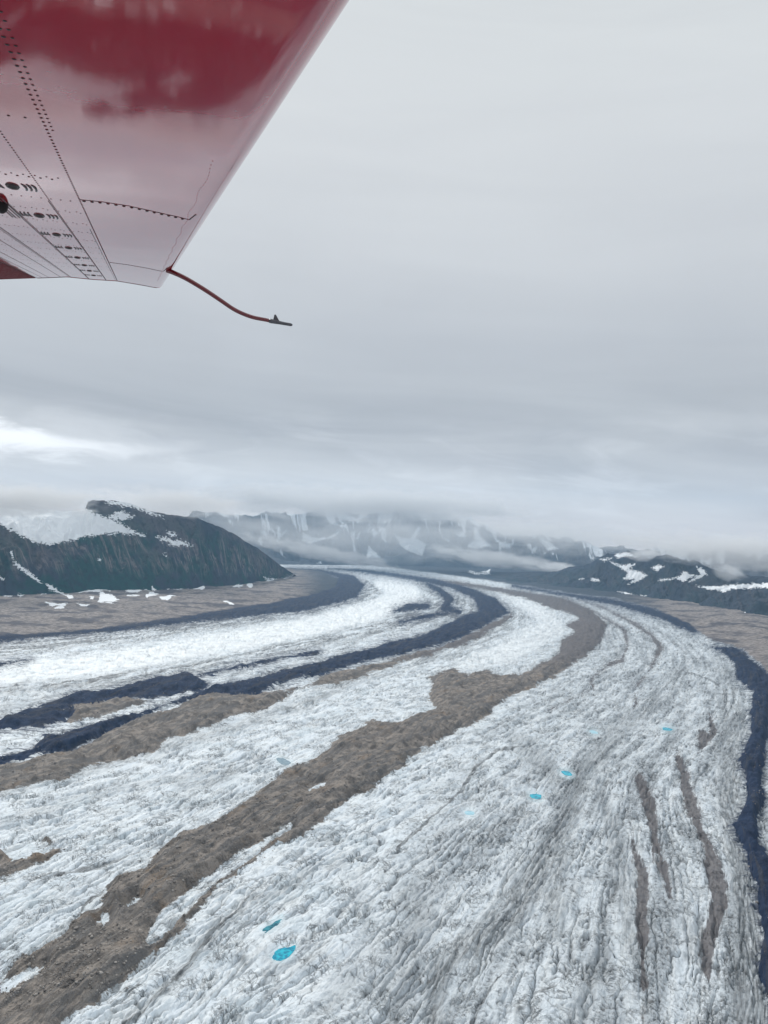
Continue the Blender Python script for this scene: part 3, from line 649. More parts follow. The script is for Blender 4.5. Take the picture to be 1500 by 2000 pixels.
def mountain(name, cols, nx, ny, mat, amp, wl, seed, label, prof=1.15, sil=.25, gully=1.0):
    """cols: (base_x, base_y, crest_x, crest_y, crest_distance, back_width)"""
    C = np.array(cols, float); k = np.arange(len(C)); s = np.linspace(0, len(C) - 1, nx)
    I = np.stack([np.interp(s, k, C[:, j]) for j in range(6)], 1)
    base = gp(I[:, 0], I[:, 1]); Rb = np.hypot(base[:, 0], base[:, 1])
    Rc = np.maximum(I[:, 4], Rb + 60)
    crest = at_dist(I[:, 2], I[:, 3], Rc)
    lat = np.r_[0, np.cumsum(np.hypot(*(np.diff(crest[:, :2], axis=0).T)))]
    T = np.r_[np.linspace(-.12, 1, int(ny * .8)), np.linspace(1, 2, int(ny * .2) + 1)[1:]]
    nrm = crest[:, :2] - base[:, :2]; ln = np.hypot(*nrm.T)[:, None]; nrm = nrm / ln
    # direction behind the crest: away from the camera
    aw = crest[:, :2] / np.hypot(*crest[:, :2].T)[:, None]
    zc = crest[:, 2]
    X = np.zeros((len(T), nx, 3)); 
    for j, tt in enumerate(T):
        if tt <= 1:
            xy = base[:, :2] + (crest[:, :2] - base[:, :2]) * tt
            z = zc * (max(tt, 0) ** prof) if tt > 0 else -25 * np.ones(nx) * (-tt / .12)
            w = smooth(np.array(tt), 0, .25) * (1 - (1 - sil) * smooth(np.array(tt), .75, 1.0))
        else:
            xy = crest[:, :2] + aw * (tt - 1) * I[:, 5][:, None]
            z = zc * (1 - (tt - 1) ** 1.2) - 30 * (tt - 1); w = sil * (1 - (tt - 1))
        wx = xy[:, 0] + .5 * wl * fbm(xy[:, 0] / wl, xy[:, 1] / wl, 3, seed + 2); wy = xy[:, 1] + .5 * wl * fbm(xy[:, 0] / wl + 7, xy[:, 1] / wl, 3, seed + 3)
        g = ridged(wx / wl, wy / wl, 5, seed, .52)
        L2 = lat / (wl * .55) + .5 * fbm(lat / wl, np.full(nx, tt * 2.0), 3, seed + 8) + tt * .5
        gul = ridged(L2, np.full(nx, tt * .8), 3, seed + 9, .5) * gully
        g = g * (1 - gully * .5) + gul * .5
        g2 = fbm(xy[:, 0] / (wl * .6), xy[:, 1] / (wl * .6), 5, seed + 5)
        X[j, :, :2] = xy; X[j, :, 2] = z + w * amp * (g - .35 + .5 * g2) * np.clip(zc / 400, .15, 1)
    o = mesh_obj(name, X.reshape(-1, 3), grid_faces(len(T), nx), mat)
    px, py, _ = proj(X)
    a = np.full(px.shape, -CL)
    for p in SNOW: sdf_poly(px, py, p, a)
    set_attr(o, 'snow', a)
    LT = np.broadcast_to(lat[None], px.shape); TT = np.broadcast_to(T[:, None], px.shape)
    set_attr(o, 'slope', np.stack([LT, TT * 1.0, np.zeros_like(px)], -1).reshape(-1, 3), 'FLOAT_VECTOR')
    tag(o, label, 'mountain', kind='structure')
    return o
mL_ = mountain_mat('green_slope', (.032, .044, .064), (.010, .054, .050), (.22, .185, .18), 0)
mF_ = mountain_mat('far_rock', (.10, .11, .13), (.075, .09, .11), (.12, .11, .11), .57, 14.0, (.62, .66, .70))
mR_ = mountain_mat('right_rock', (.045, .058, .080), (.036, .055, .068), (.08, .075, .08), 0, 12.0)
mountain('hill', [(-1400,1500,-1400,900,5200,1500),(-500,1260,-480,900,6500,1500),(-150,1195,-120,965,7000,1500),(0,1176,0,992,7100,1500),(110,1168,130,1000,7300,1500),(140,1166,165,996,7330,1500),(146,1165,172,978,7350,1500),(190,1163,205,978,7420,1500),(230,1162,250,982,7500,1500),(265,1161,275,992,7600,1500),(300,1160,305,1003,7650,1500),(370,1157,385,1012,8000,1500),(430,1152,440,1034,8400,1400),(490,1145,505,1072,9000,1200),(540,1136,550,1106,9600,800),(572,1128,578,1124,10250,300)],
         900, 260, mL_, 150, 420, 100, 'steep green and brown mountainside with snow patches under the cloud, left of the glacier', prof=.95, sil=.15)
mountain('hill', [(300,1106,380,1000,17500,2500),(480,1105,480,1012,18500,2500),(560,1104,545,1004,19000,2500),(650,1104,640,1000,19500,2500),(740,1106,730,1004,19500,2500),(830,1108,830,1000,19300,2500),(920,1112,910,1014,18500,2500),(1000,1118,990,1040,17500,2500),(1080,1124,1080,1052,16500,2500),(1180,1133,1170,1080,15500,2500),(1300,1145,1300,1080,14800,2000),(1500,1160,1500,1080,14000,2000)],
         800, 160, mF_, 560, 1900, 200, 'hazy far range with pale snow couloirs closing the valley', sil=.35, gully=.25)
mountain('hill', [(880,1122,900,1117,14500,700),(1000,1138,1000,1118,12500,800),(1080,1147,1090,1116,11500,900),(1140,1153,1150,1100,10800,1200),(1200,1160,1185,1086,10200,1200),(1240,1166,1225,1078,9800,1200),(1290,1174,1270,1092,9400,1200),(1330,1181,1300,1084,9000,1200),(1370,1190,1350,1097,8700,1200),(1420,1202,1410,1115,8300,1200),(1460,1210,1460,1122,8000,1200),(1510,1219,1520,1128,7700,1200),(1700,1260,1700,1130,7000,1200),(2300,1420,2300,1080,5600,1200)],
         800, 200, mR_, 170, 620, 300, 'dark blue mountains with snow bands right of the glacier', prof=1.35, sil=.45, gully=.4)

# ------------------------------------------------------------------ stones on the moraines
def stone_mesh(c, r, rng, mb, sub=False):
    ph = (1 + 5 ** .5) / 2
    V0 = np.array([(-1,ph,0),(1,ph,0),(-1,-ph,0),(1,-ph,0),(0,-1,ph),(0,1,ph),(0,-1,-ph),(0,1,-ph),(ph,0,-1),(ph,0,1),(-ph,0,-1),(-ph,0,1)]) / 1.9
    F0 = [(0,11,5),(0,5,1),(0,1,7),(0,7,10),(0,10,11),(1,5,9),(5,11,4),(11,10,2),(10,7,6),(7,1,8),(3,9,4),(3,4,2),(3,2,6),(3,6,8),(3,8,9),(4,9,5),(2,4,11),(6,2,10),(8,6,7),(9,8,1)]
    V = V0 * rng.uniform(.72, 1.18, (12, 1)) * np.array([rng.uniform(.8, 1.3), rng.uniform(.8, 1.3), rng.uniform(.55, .95)]) * r
    a = rng.uniform(0, 6.28); Rz = np.array([[math.cos(a), -math.sin(a), 0], [math.sin(a), math.cos(a), 0], [0, 0, 1]])
    V = V @ Rz.T
    mb.add(V + c, F0)
rng = np.random.default_rng(5)
sm = bpy.data.materials.new('stone'); sm.use_nodes = True; t = NT(sm.node_tree); b = t.n['Principled BSDF']
p_ = t.new('ShaderNodeNewGeometry').outputs['Position']
isl = t.new('ShaderNodeNewGeometry').outputs['Random Per Island']
t.l.new(t.mix(t.noise(p_, .8, 4, .6), t.mix(isl, (.10, .085, .075), (.30, .27, .24)), t.mix(isl, (.07, .06, .055), (.42, .39, .36))), b.inputs['Base Color']); b.inputs['Roughness'].default_value = .95
def samp(mask_key, lo, rmax, n, rmin=900):
    k = np.argwhere((S[mask_key] > lo) & (R[:, None] < rmax) & (R[:, None] > rmin) & (PX > -150) & (PX < 1650) & (gl > 6))
    return k[rng.choice(len(k), n, replace=True)]
mb = MB()
for key, lo, rmax, n, r0, r1 in (('brown', 0, 1500, 1500, .5, 1.7), ('brown', 0, 3200, 2200, .8, 2.6), ('brown', -16, 2600, 1500, .4, 1.5), ('dark', -3, 3200, 260, .8, 2.2), ('line', -3, 2200, 120, .4, 1.1)):
    for i, j in samp(key, lo, rmax, n):
        r = r0 + (r1 - r0) * rng.uniform() ** 3
        stone_mesh(np.array([GX[i, j] + rng.uniform(-2, 2), GY[i, j] + rng.uniform(-2, 2), Z[i, j] + r * .2]), r, rng, mb)
o = mb.build('rubble', sm, smooth=False); tag(o, 'scattered stones strewn over the brown moraine bands', 'rubble', kind='stuff')
def zat(x, y):
    q = np.argmin((PX - x) ** 2 + (PY - y) ** 2); i, j = np.unravel_index(q, PX.shape)
    return np.array([GX[i, j], GY[i, j], Z[i, j]])
BIG = [(192, 1836, 5.0, 'largest dark brown boulder on the lower left of the wide moraine'), (116, 1856, 3.2, 'brown boulder near the left ice edge of the wide moraine'), (205, 1853, 2.4, 'small boulder just below the largest boulder'),
       (375, 1662, 2.8, 'pale boulder in the middle of the wide moraine'), (345, 1682, 3.0, 'boulder at the ice edge beside the wide moraine'), (700, 1535, 3.4, 'rounded boulder at the right rim of the wide moraine'), (322, 1690, 2.6, 'angular boulder left of the brown hump on the wide moraine')]
for x, y, r, lab in BIG:
    c = zat(x, y); m_ = MB(); stone_mesh(np.zeros(3), r, rng, m_)
    o = m_.build('boulder', sm, smooth=False); o.location = c + np.array([0, 0, r * .25]); tag(o, lab, 'boulder', 'large boulders on the moraine')

# ------------------------------------------------------------------ haze
def box(name, lo, hi, mat):
    v = [(x, y, z) for x in (lo[0], hi[0]) for y in (lo[1], hi[1]) for z in (lo[2], hi[2])]
    f = [(0,1,3,2),(4,6,7,5),(0,4,5,1),(2,3,7,6),(0,2,6,4),(1,5,7,3)]
    return mesh_obj(name, v, f, mat, smooth=False)
hm = bpy.data.materials.new('haze_air'); hm.use_nodes = True; t = NT(hm.node_tree); t.n.clear()
pv = t.new('ShaderNodeVolumePrincipled', {'Color': (.45, .72, 1.0, 1), 'Density': 2.0e-5, 'Anisotropy': .0})
t.new('ShaderNodeOutputMaterial', {'Volume': pv.outputs[0]})
hz = box('haze', (-24500, -24500, -45), (24500, 24500, 2300), hm); tag(hz, kind='stuff', label='thin blue-grey haze filling the valley air', cat='haze')

# ------------------------------------------------------------------ low cloud clinging to the slopes
def cloud_mat(name, dens, stretch):
    m = bpy.data.materials.new(name); m.use_nodes = True; t = NT(m.node_tree); t.n.clear()
    oc = t.new('ShaderNodeTexCoord').outputs['Object']
    r = t.new('ShaderNodeVectorMath', {0: oc}, operation='LENGTH').outputs[1]
    n = t.noise(t.mapv(oc, stretch), 1.6, 4, .6)
    v = t.add(t.math('SUBTRACT', 1.0, r), t.mul(t.math('SUBTRACT', n, .5), 2.2))
    d = t.mul(t.sstep(v, .12, .75), dens)
    d = t.mul(d, t.math('SUBTRACT', 1.0, t.sstep(r, .8, 1.0)))
    pv = t.new('ShaderNodeVolumePrincipled', {'Color': (.97, .975, .98, 1), 'Density': d, 'Anisotropy': .1})
    t.new('ShaderNodeOutputMaterial', {'Volume': pv.outputs[0]}); return m
def low_cloud(x, y, w, h, D, depth, od, label, tilt=0.0):
    c = at_dist(x, y, D); sx = w * D / F; sz = h * D / F
    vs = []; n1, n2 = 12, 20
    for i in range(n1 + 1):
        th = math.pi * i / n1
        for j in range(n2):
            ph = 2 * math.pi * j / n2; vs.append((math.sin(th) * math.cos(ph), math.sin(th) * math.sin(ph), math.cos(th)))
    fs = grid_faces(n1 + 1, n2, True)[:, ::-1].copy()
    o = mesh_obj('low_cloud', vs, fs, cloud_mat('cloud_vapour', od / (2 * depth), (sx / (sz * 3.0), 1.2, 1.0)))
    o.location = c; o.scale = (sx, depth, sz); o.rotation_euler = (0, tilt, -math.atan2(c[0], c[1]))
    tag(o, label, 'cloud', kind='stuff')
CLOUDS = [
 (20, 975, 200, 36, 6500, 450, 5.0, 'cloud hiding the summit at the far left', 0),
 (340, 980, 170, 34, 7700, 500, 3.5, 'cloud resting on the crest of the left mountain', .07),
 (740, 1050, 560, 62, 13800, 1500, 1.9, 'thin pale mist in front of the far range', .02),
 (700, 984, 430, 42, 15500, 1500, 7.0, 'flat cloud base over the far range', .02),
 (620, 1077, 210, 20, 14000, 900, 3.5, 'long pale fog bank in front of the far range', .17),
 (960, 1090, 170, 22, 13200, 900, 4.0, 'fog bank at the foot of the far range', .1),
 (1090, 1108, 90, 14, 12000, 600, 3.0, 'end of the fog bank beside the dark right mountains', .1),
 (1060, 1040, 260, 34, 13500, 1200, 2.6, 'cloud over the right end of the far range', .08),
 (1430, 1075, 260, 42, 8600, 700, 5.0, 'cloud hiding the tops at the right edge', .05),
 (1262, 1083, 48, 16, 9300, 300, 3.0, 'small cloud puff between two dark summits', 0),
 (1425, 1118, 36, 20, 7800, 250, 1.6, 'thin wisp rising from the right slope', .3),
]
for c_ in CLOUDS: low_cloud(*c_)

# ------------------------------------------------------------------ the airplane: left wing seen from the cabin
s_d = np.array([(268 - 750) / F, (1000 - 632) / F, 1.0]); s_d /= np.linalg.norm(s_d)          # spanwise, towards the tip
c_d = np.array([.980, -.030, .20]); c_d -= s_d * (c_d @ s_d) * 0; c_d /= np.linalg.norm(c_d)    # chordwise, towards the nose
n_d = np.cross(s_d, c_d); n_d /= np.linalg.norm(n_d); n_d = n_d if n_d[1] > 0 else -n_d        # out of the upper surface
HW = .60
def on_plane(x, y, h=HW):
    r = ray(x, y); return r * (h / (r @ n_d))
P0 = on_plane(70, 207)
Bm = np.stack([s_d, c_d, n_d], 1)
def sc_of(x, y):
    q = np.linalg.solve(Bm, on_plane(x, y) - P0); return q[0], q[1]
def WP(S_, a, b): return P0 + s_d * S_ + c_d * a + n_d * b
def cproj(p): return 750 + F * p[..., 0] / p[..., 2], 1000 - F * p[..., 1] / p[..., 2]
a_te = sc_of(0, 511)[1]
# section curve (a along chord, b up), from the aileron hinge forward, round the nose and back over the top
def lower_b(a): return 0.0 if a <= 0 else .05 * (a / .62) ** 2.0
NA = .60   # start of the nose
mpl = np.cross(ray(547, 207), s_d); mpl /= np.linalg.norm(mpl)
def nose(k):
    pts = []
    for i in range(0, 19):
        ph = math.radians(-75 + i * 10.5)
        pts.append((k + .085 * math.cos(ph) * 1.25, .094 + .092 * math.sin(ph)))
    return pts
if (WP(0, 5, 0) @ mpl) < 0: mpl = -mpl
lo, hi = .2, 1.2
for _ in range(40):
    k = (lo + hi) / 2
    m = max((P0 + c_d * a + n_d * b) @ mpl for a, b in nose(k))
    if m > 0: hi = k
    else: lo = k
NK = k
nz = nose(NK)
a1 = nz[0][0]; b1 = nz[0][1]
low_pts = []
for a in np.linspace(a_te, 0, 30): low_pts.append((a, 0.0))
for a in np.linspace(0, a1, 16)[1:-1]:
    u_ = a / a1; low_pts.append((a, b1 * u_ ** 4))
sect = low_pts + nz
a_top, b_top = nz[-1]
for i in range(1, 16):
    u_ = i / 15; a = a_top + (a_te - a_top) * u_
    sect.append((a, b_top + .10 * math.sin(math.pi * min(u_ * 1.1, 1)) * (1 - u_) - (b_top - .03) * u_ ** 1.3))
sect = np.array(sect)
TIPX = [-200, 0, 70, 131, 180, 229, 280, 303, 311, 318, 325, 331, 337, 400]
TIPY = [548, 546, 543.5, 541, 546, 549, 557.5, 562, 562, 557, 548, 539, 528, 420]
def s_tip(a, b):
    lo, hi = 3.0, 24.0
    for _ in range(50):
        m = (lo + hi) / 2; x, y = cproj(WP(m, a, b))
        if y > np.interp(x, TIPX, TIPY): hi = m
        else: lo = m
    return m
# tip station for every chord position, taken from the lower surface
tipS = np.array([s_tip(a, b) for a, b in sect[:len(low_pts) + 8]])
ka = sect[:len(low_pts) + 8, 0]
def tip_at(a): return float(np.interp(a, ka, tipS))
TS = np.array([tip_at(a) if i >= len(low_pts) + 8 else tipS[i] for i, (a, b) in enumerate(sect)])

def paint(name, col, rough, dirt=.0, bump=.0):
    m = bpy.data.materials.new(name); m.use_nodes = True; t = NT(m.node_tree); b = t.n['Principled BSDF']
    tc = t.new('ShaderNodeTexCoord').outputs['Object']
    n = t.noise(t.mapv(tc, (1.2, 1.2, 1.2)), 2.0, 5, .6)
    n2 = t.noise(tc, 30.0, 4, .65)
    c = t.mix(t.mul(t.sstep(n, .4, .7), .35), col, tuple(x * .72 for x in col))
    c = t.mix(t.mul(t.sstep(n2, .6, .8), dirt), c, (.05, .03, .03))
    t.l.new(c, b.inputs['Base Color'])
    t.l.new(t.lin(n2, .3, .8, rough * .8, rough * 1.5), b.inputs['Roughness'])
    b.inputs["IOR"].default_value = 1.7
    if bump:
        wv = t.noise(t.mapv(tc, (1.1, 1.1, 1.1)), 1.0, 2, .35)
        h = t.add(t.mul(wv, 1.0), t.mul(n2, .012))
        bp = t.new('ShaderNodeBump', {'Height': h, 'Strength': bump, 'Distance': .02}).outputs[0]
        t.l.new(bp, b.inputs['Normal'])
    return m
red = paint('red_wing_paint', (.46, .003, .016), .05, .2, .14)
red2 = paint('darkened_red_paint', (.17, .003, .009), .6, .25, .3)  # wing red darkened and dulled; the aileron's weaker reflection is put into the colour
red2.node_tree.nodes['Principled BSDF'].inputs['Specular IOR Level'].default_value = .12
def flat(name, col, rough=.6, metal=0.0):
    m = bpy.data.materials.new(name); m.use_nodes = True; t = NT(m.node_tree); b = t.n['Principled BSDF']
    tc = t.new('ShaderNodeTexCoord').outputs['Object']
    n = t.noise(tc, 40.0, 3, .6)
    t.l.new(t.mix(n, tuple(x * .7 for x in col), tuple(x * 1.25 for x in col)), b.inputs['Base Color'])
    b.inputs['Roughness'].default_value = rough; b.inputs['Metallic'].default_value = metal
    return m
grime = flat('grimy_rivet_paint', (.022, .006, .010), .5)
seamm = flat('dark_seam_sealant', (.030, .008, .012), .6)
steel = flat('grey_steel', (.10, .10, .11), .35, .6)
dark_hole = flat('dark_opening', (.008, .005, .006), .8)
raised = flat('red_louvre_lip', (.30, .03, .045), .3)

root_w = c2w(WP(-3.0, 0, .1))
plane_e = bpy.data.objects.new('airplane', None); COL.objects.link(plane_e); plane_e.location = root_w
bpy.context.view_layer.update()
tag(plane_e, 'red riveted airplane wing with pitot tube reaching in from the upper left', 'airplane')
def part(name, P, F_, mat, parent=plane_e, smooth=True):
    return mesh_obj(name, c2w(np.asarray(P)) - root_w, F_, mat, None, smooth) if False else _part(name, P, F_, mat, parent, smooth)
def _part(name, P, F_, mat, parent, smooth):
    o = mesh_obj(name, c2w(np.asarray(P)) - root_w, F_, mat, None, smooth); o.parent = parent; return o

# the skin: rows along span, closed at the tip
SS = np.r_[np.linspace(-4.0, 0, 12), np.linspace(0, 1, 61)[1:]]
V_ = []
for s0 in SS:
    for i, (a, b) in enumerate(sect):
        S_ = s0 if s0 <= 0 else s0 * TS[i]
        V_.append(WP(S_, a, b))
ns = len(sect)
fc = [tuple(f) for f in grid_faces(len(SS), ns)]
base_i = (len(SS) - 1) * ns
ntop = ns - len(low_pts) - 9
# tip cap: pair lower and upper points
capN = []
i, j = 0, ns - 1
while j - i > 1:
    ai, aj = sect[i][0], sect[j][0]
    if j - 1 > i + 1 and abs(sect[i + 1][0] - sect[j][0]) > abs(sect[j - 1][0] - sect[i][0]): fc.append((base_i + i, base_i + j, base_i + j - 1)); j -= 1
    else: fc.append((base_i + i, base_i + j, base_i + i + 1)); i += 1
WV_, WF_ = list(V_), list(fc); DET = []      # skin first; rivets and seams are added to the same mesh below

# aileron: drooped surface behind the hinge line
AA = []
for i in range(12):
    u_ = i / 11; AA.append((a_te - .012 - .62 * u_, -.005 - .42 * u_ ** 1.1))
for i in range(12):
    u_ = 1 - i / 11; AA.append((a_te - .012 - .62 * u_, -.005 - .42 * u_ ** 1.1 + .004 + .06 * (1 - u_)))
V_ = []; tsa = [s_tip(a, b) for a, b in AA[:12]]; tsa = tsa + tsa[::-1]
for s0 in SS:
    for i, (a, b) in enumerate(AA):
        V_.append(WP(s0 if s0 <= 0 else s0 * tsa[i], a, b))
fa = [tuple(f) for f in grid_faces(len(SS), 24, True)]
bi = (len(SS) - 1) * 24; fa.append(tuple(bi + q for q in range(24)))
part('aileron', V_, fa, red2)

# ---- surface helpers for details on the under side
def low_b(a):
    if a <= 0: return 0.0
    return float(np.interp(a, sect[:len(low_pts) + 10, 0], sect[:len(low_pts) + 10, 1]))
def low_n(a):
    e = .01; d = np.array([2 * e, low_b(a + e) - low_b(a - e)]); d /= np.hypot(*d)
    return (n_d * d[0] - c_d * d[1])
def rivets(name, pts, rad, mat=grime, flatn=.45):
    mb = MB()
    for S_, a in pts:
        b = low_b(a); n = low_n(a); c = WP(S_, a, b); tx = s_d; ty = np.cross(n, tx); ty /= np.linalg.norm(ty)
        vs = []
        for rr_, hh in ((1, .0), (.8, .55), (.35, .95)):
            for q in range(8):
                an = q * math.pi / 4; vs.append(c + rad * rr_ * (tx * math.cos(an) + ty * math.sin(an)) - n * rad * flatn * hh)
        vs.append(c - n * rad * flatn)
        f = []
        for r_ in range(2):
            for q in range(8): f.append((r_ * 8 + q, r_ * 8 + (q + 1) % 8, (r_ + 1) * 8 + (q + 1) % 8, (r_ + 1) * 8 + q))
        for q in range(8): f.append((16 + q, 16 + (q + 1) % 8, 24))
        DET.append((np.array(vs), f, mat))
def strip(name, path, w, mat, h=.0016, parent=None):
    """path of (S, a) on the lower surface"""
    mb = MB(); vs = []; n_ = len(path)
    for i, (S_, a) in enumerate(path):
        p = WP(S_, a, low_b(a)); q = WP(*path[min(i + 1, n_ - 1)], low_b(path[min(i + 1, n_ - 1)][1])) - WP(*path[max(i - 1, 0)], low_b(path[max(i - 1, 0)][1]))
        q /= np.linalg.norm(q); n = low_n(a); sd_ = np.cross(q, n); sd_ /= np.linalg.norm(sd_)
        for k_, hh in ((-1, -.001), (-.8, h), (.8, h), (1, -.001)): vs.append(p + sd_ * k_ * w / 2 - n * hh)
    f = []
    for i in range(n_ - 1):
        for k_ in range(3): f.append((i * 4 + k_, i * 4 + k_ + 1, (i + 1) * 4 + k_ + 1, (i + 1) * 4 + k_))
    DET.append((np.array(vs), f, mat))

# spanwise rows.  chord stations read from the photo
A_C = sc_of(0, 256)[1]; A_D = sc_of(47, 429)[1]; A_E = sc_of(0, 444)[1]; A_F = sc_of(0, 469)[1]; A_G = sc_of(0, 492)[1]
def span(a, s0=-2.2, ds=.03, s1=None):
    e = (s1 if s1 else tip_at(a)) - .03; return [(x, a) for x in np.arange(s0, e, ds)]
rivets('rivet_row', span(0.0, -2.2, .052), .0056)
rivets('rivet_row', span(0.018, -2.2, .052, .35), .0048)
strip('panel_seam', span(-.022, 3.2, .25), .004, seamm)
rivets('rivet_row', span(A_C, -1.0, .044), .0046)
strip('panel_seam', span(A_C - .008, 2.0, .25), .004, seamm)
strip('panel_seam', span(A_D, .9, .25), .006, seamm)
rivets('rivet_row', span(A_D + .012, .9, .04), .0045)
strip('panel_seam', span(A_E, -1, .25), .009, seamm); strip('panel_seam', span(A_E - .02, -1, .25), .004, seamm)
strip('panel_seam', span(A_F, -1, .25), .006, seamm)
strip('panel_seam', span(A_G, -1, .25), .005, seamm); strip('panel_seam', span((A_G + a_te) / 2, -1, .25), .005, seamm)
strip('panel_seam', span(a_te + .012, -1, .25), .012, seamm)
# tip outline trim
strip('tip_seam', [(tip_at(a) - .02, a) for a in np.linspace(a_te + .02, NK, 40)], .035, seamm, .004)
# rib rows (chordwise).  S stations from the photo at the spar line
def S_at(x, y): return sc_of(x, y)[0]
rib_px = [(61,231),(124,349),(132,392),(150,414),(162,437),(171,454),(180,470),(187,484),(193,495),(199,505),(204,513),(209,521),(213,528)]
def skew(a): return 0.0
for i, (x, y) in enumerate(rib_px):
    S_ = S_at(x, y); a_end = a_te + .05
    stp = .048 if i < 3 else (.06 if i < 8 else .075)
    pts = [(S_, a) for a in np.arange(-.05, a_end, -stp)]
    rivets('rib_rivet_row', pts, .0052 if i < 3 else .0046)
    if i == 1: rivets('rib_rivet_row', [(S_ + .05, a - .03) for S_, a in pts], .0065)
    if i > 2: rivets('rib_rivet_row', [(S_ + .045, a + .02) for S_, a in pts], .0045)
# forward panel seams with bolts
def fwd_S(x, y):   # station where the forward skin passes pixel (x, y)
    best = None
    for a in np.linspace(0, NK, 60):
        lo, hi = .2, 16
        b = low_b(a)
        for _ in range(30):
            m = (lo + hi) / 2
            if cproj(WP(m, a, b))[1] > y: hi = m
            else: lo = m
        xx = cproj(WP(m, a, b))[0]
        if best is None or abs(xx - x) < best[0]: best = (abs(xx - x), m, a)
    return best[1], best[2]
for seam_px, rad, nb in (([(154,390),(200,394),(250,402),(300,413),(350,424),(378,431),(398,427),(411,419)], .010, 14), ([(212,512),(250,517),(290,524),(318,530),(332,530),(340,524)], .007, 18)):
    q = [fwd_S(*p) for p in seam_px]
    q = sorted(q, key=lambda v: v[1])
    aa = np.linspace(q[0][1], q[-1][1], 30); ss = np.interp(aa, [v[1] for v in q], [v[0] for v in q])
    strip('panel_seam', list(zip(ss, aa)), .009, seamm)
    ab = np.linspace(q[0][1] + .02, q[-1][1] * .9, nb); sb = np.interp(ab, [v[1] for v in q], [v[0] for v in q])
    rivets('seam_bolts', [(s_ + .03 + rad, a_) for s_, a_ in zip(sb, ab)], rad)
# scuffs of rivets near the nose
rivets('rivet_row', [(x, NK - .035 + .006 * math.sin(x * 9)) for x in np.arange(.5, 9.0, .075)], .0035, raised)

# the bracket's flanges belong to the skin as well
Sf, af = sc_of(4, 398)
for da in (-.03, -.012, .012, .03):
    strip('bracket_flange', [(x, af + da) for x in np.linspace(Sf - .2, S_at(54, 427), 8)], .006, grime, .003)
MATS = [red, grime, seamm, raised]
vv_ = [np.array(WV_)]; ff_ = list(WF_); mi = [0] * len(WF_); n0 = len(WV_)
for vs, f, m_ in DET:
    vv_.append(vs); ff_ += [tuple(q + n0 for q in g) for g in f]; mi += [MATS.index(m_)] * len(f); n0 += len(vs)
wing = part('wing', np.concatenate(vv_), ff_, red)
for m_ in MATS[1:]: wing.data.materials.append(m_)
wing.data.polygons.foreach_set('material_index', np.array(mi, np.int32))

# louvred drain ports: a round dark mouth between raised louvres
port_px = [(22,363,1),(80,421,1),(109,458,1),(134,484,1),(150,503,1),(165,518,1),(176,529,1),(185,538,1)]
A_P = np.mean([sc_of(x, y)[1] for x, y, _ in port_px[1:5]])
def port(S_, a):
    mb = MB()
    def ring(cx_, w_, l_, h_, k=12):
        vs = []; 
        for q in range(k):
            an = q * 2 * math.pi / k
            vs.append((S_ + l_ * math.sin(an), a + cx_ + w_ * math.cos(an)))
        return vs
    # the mouth: a shallow raised collar with a dark recess
    for (r0, h0, r1, h1) in ((1.0, .0, .85, .007), (.85, .007, .6, .004)):
        A_ = [WP(S_ + .085 * r0 * math.sin(q * math.pi / 8), a + .032 * r0 * math.cos(q * math.pi / 8), -h0) for q in range(16)]
        B_ = [WP(S_ + .085 * r1 * math.sin(q * math.pi / 8), a + .032 * r1 * math.cos(q * math.pi / 8), -h1) for q in range(16)]
        mb.add(c2w(np.array(A_ + B_)) - root_w, [(q, (q + 1) % 16, 16 + (q + 1) % 16, 16 + q) for q in range(16)])
    o = mb.build('drain_port', grime); o.parent = wing
    mb = MB(); A_ = [WP(S_ + .070 * math.sin(q * math.pi / 8), a + .027 * math.cos(q * math.pi / 8), -.0045) for q in range(16)]
    mb.add(c2w(np.array(A_)) - root_w, [tuple(range(16))]); h = mb.build('port_mouth', dark_hole); h.parent = o
    mb = MB()
    for k_ in (-3, -2, -1, 1, 2, 3):
        cx_ = a + (.046 + .022 * (abs(k_) - 1)) * (1 if k_ > 0 else -1) + (.006 if k_ > 0 else -.006)
        vs = []
        for j in range(9):
            u_ = -1 + j / 4; curve = .008 * (1 - u_ * u_) * (1 if k_ > 0 else -1)
            for dx, hh in ((-.0055, .0005), (-.003, .006), (.003, .006), (.0055, .0005)): vs.append(WP(S_ + .095 * u_, cx_ + curve + dx, -hh * (1 - .6 * u_ * u_)))
        f = [(j * 4 + q, j * 4 + q + 1, (j + 1) * 4 + q + 1, (j + 1) * 4 + q) for j in range(8) for q in range(3)]
        mb.add(c2w(np.array(vs)) - root_w, f)
    l_ = mb.build('louvre_slots', grime); l_.parent = o
    return o
for x, y, _ in port_px: port(S_at(x, y) , A_P)
# strut fairing stub at the left edge
Sf, af = sc_of(4, 398)
mb = MB(); vs = []
for j in range(9):
    ph = j / 8 * math.pi / 2
    for q in range(16):
        an = q * math.pi / 8; vs.append(WP(Sf - .02 + .075 * math.cos(ph) * math.sin(an), af + .035 * math.cos(ph) * math.cos(an), -.055 * math.sin(ph)))
mb.add(c2w(np.array(vs)) - root_w, [(j * 16 + q, j * 16 + (q + 1) % 16, (j + 1) * 16 + (q + 1) % 16, (j + 1) * 16 + q) for j in range(8) for q in range(16)])
o = mb.build('bracket', dark_hole); o.parent = wing

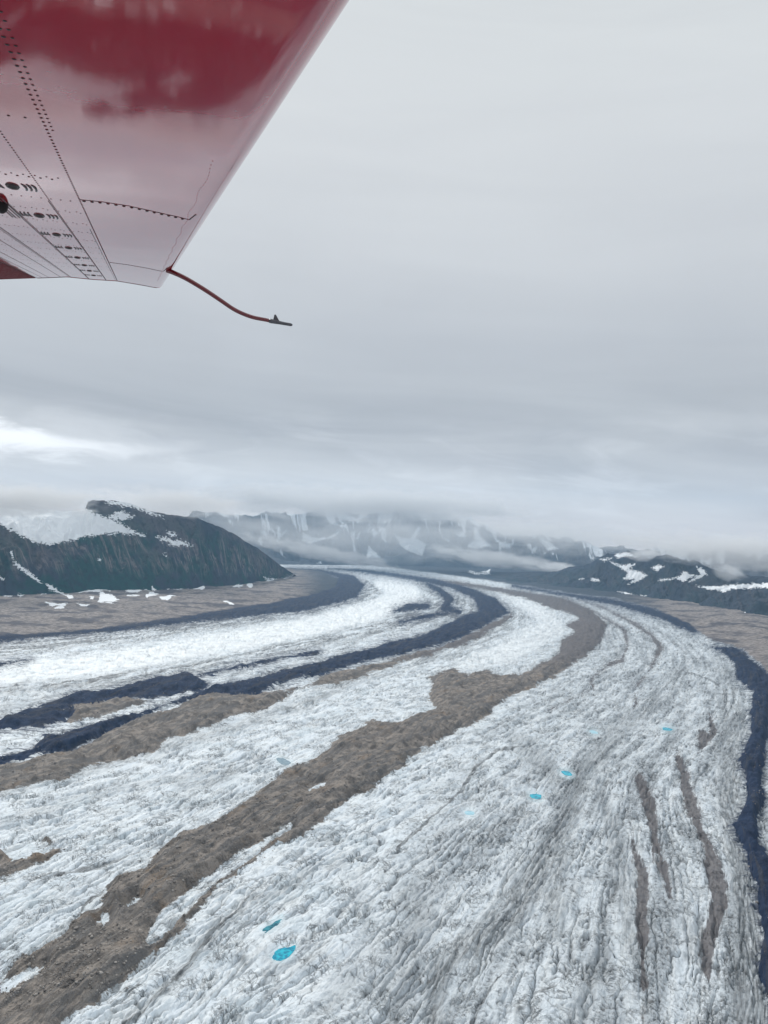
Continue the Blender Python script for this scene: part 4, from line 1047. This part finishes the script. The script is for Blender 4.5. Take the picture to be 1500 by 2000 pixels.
# pitot tube: a bent boom growing out of the leading edge near the tip
def tube(name, pts, radii, mat, parent, seg=14):
    P = np.array(pts, float); vs = []; n_ = len(P); T_ = np.gradient(P, axis=0); upv = np.array([0, 1., 0])
    for i in range(n_):
        tt = T_[i] / np.linalg.norm(T_[i]); a_ = np.cross(tt, upv); a_ /= np.linalg.norm(a_); b_ = np.cross(a_, tt)
        for q in range(seg): vs.append(P[i] + radii[i] * (a_ * math.cos(2 * math.pi * q / seg) + b_ * math.sin(2 * math.pi * q / seg)))
    f = [tuple(x) for x in grid_faces(n_, seg, True)]
    f += [tuple(range(seg))[::-1], tuple((n_ - 1) * seg + q for q in range(seg))]
    o = mesh_obj(name, c2w(np.array(vs)) - root_w, f, mat); o.parent = parent; return o
Sp, ap = fwd_S(336, 528)
p_root = WP(Sp, NK + .02, low_b(NK) + .04); zR = p_root[2]
px_path = [(326,528),(340,533),(365,545),(400,566),(430,586),(455,603),(475,613),(495,620),(515,624),(530,627)]
def smoothpath(pp, k=6):
    pp = [np.array(p, float) for p in pp]; out = []
    for i in range(len(pp) - 1):
        p0, p1, p2_, p3 = pp[max(i - 1, 0)], pp[i], pp[i + 1], pp[min(i + 2, len(pp) - 1)]
        for s in np.linspace(0, 1, k, endpoint=False): out.append(.5 * (2 * p1 + (p2_ - p0) * s + (2 * p0 - 5 * p1 + 4 * p2_ - p3) * s * s + (3 * p1 - 3 * p2_ + p3 - p0) * s ** 3))
    out.append(pp[-1]); return out
def boom_pt(x, y): return ray(x, y) * (zR - (x - 326) / 1500 * zR * .10)
pp = [boom_pt(*p) for p in smoothpath(px_path)]
pr = zR / F
pit = tube('pitot_boom', pp, list(np.linspace(4.6, 3.4, len(pp)) * pr), paint('boom_red_paint', (.13, .003, .009), .3, .2, 0), plane_e)
tube('pitot_head', [boom_pt(x, y) for x, y in [(526,626.5),(530,627.2),(545,630),(556,632.2),(568,634.2),(571,634.8)]], [4.0 * pr, 4.2 * pr, 3.4 * pr, 3.0 * pr, 2.9 * pr, 1.6 * pr], steel, pit)
fin = [(533,628),(536,615),(539,614.5),(543,622),(547,629.5)]
c_ = [boom_pt(*p) for p in fin]; off = np.array([0, 0, 1.]) * pr * 1.2
vs = [p - off for p in c_] + [p + off for p in c_]; n_ = len(fin)
o = mesh_obj('pitot_vane', c2w(np.array(vs)) - root_w, [tuple(range(n_)), tuple(range(2 * n_ - 1, n_ - 1, -1))] + [(i, (i + 1) % n_, n_ + (i + 1) % n_, n_ + i) for i in range(n_)], steel, smooth=False); o.parent = pit
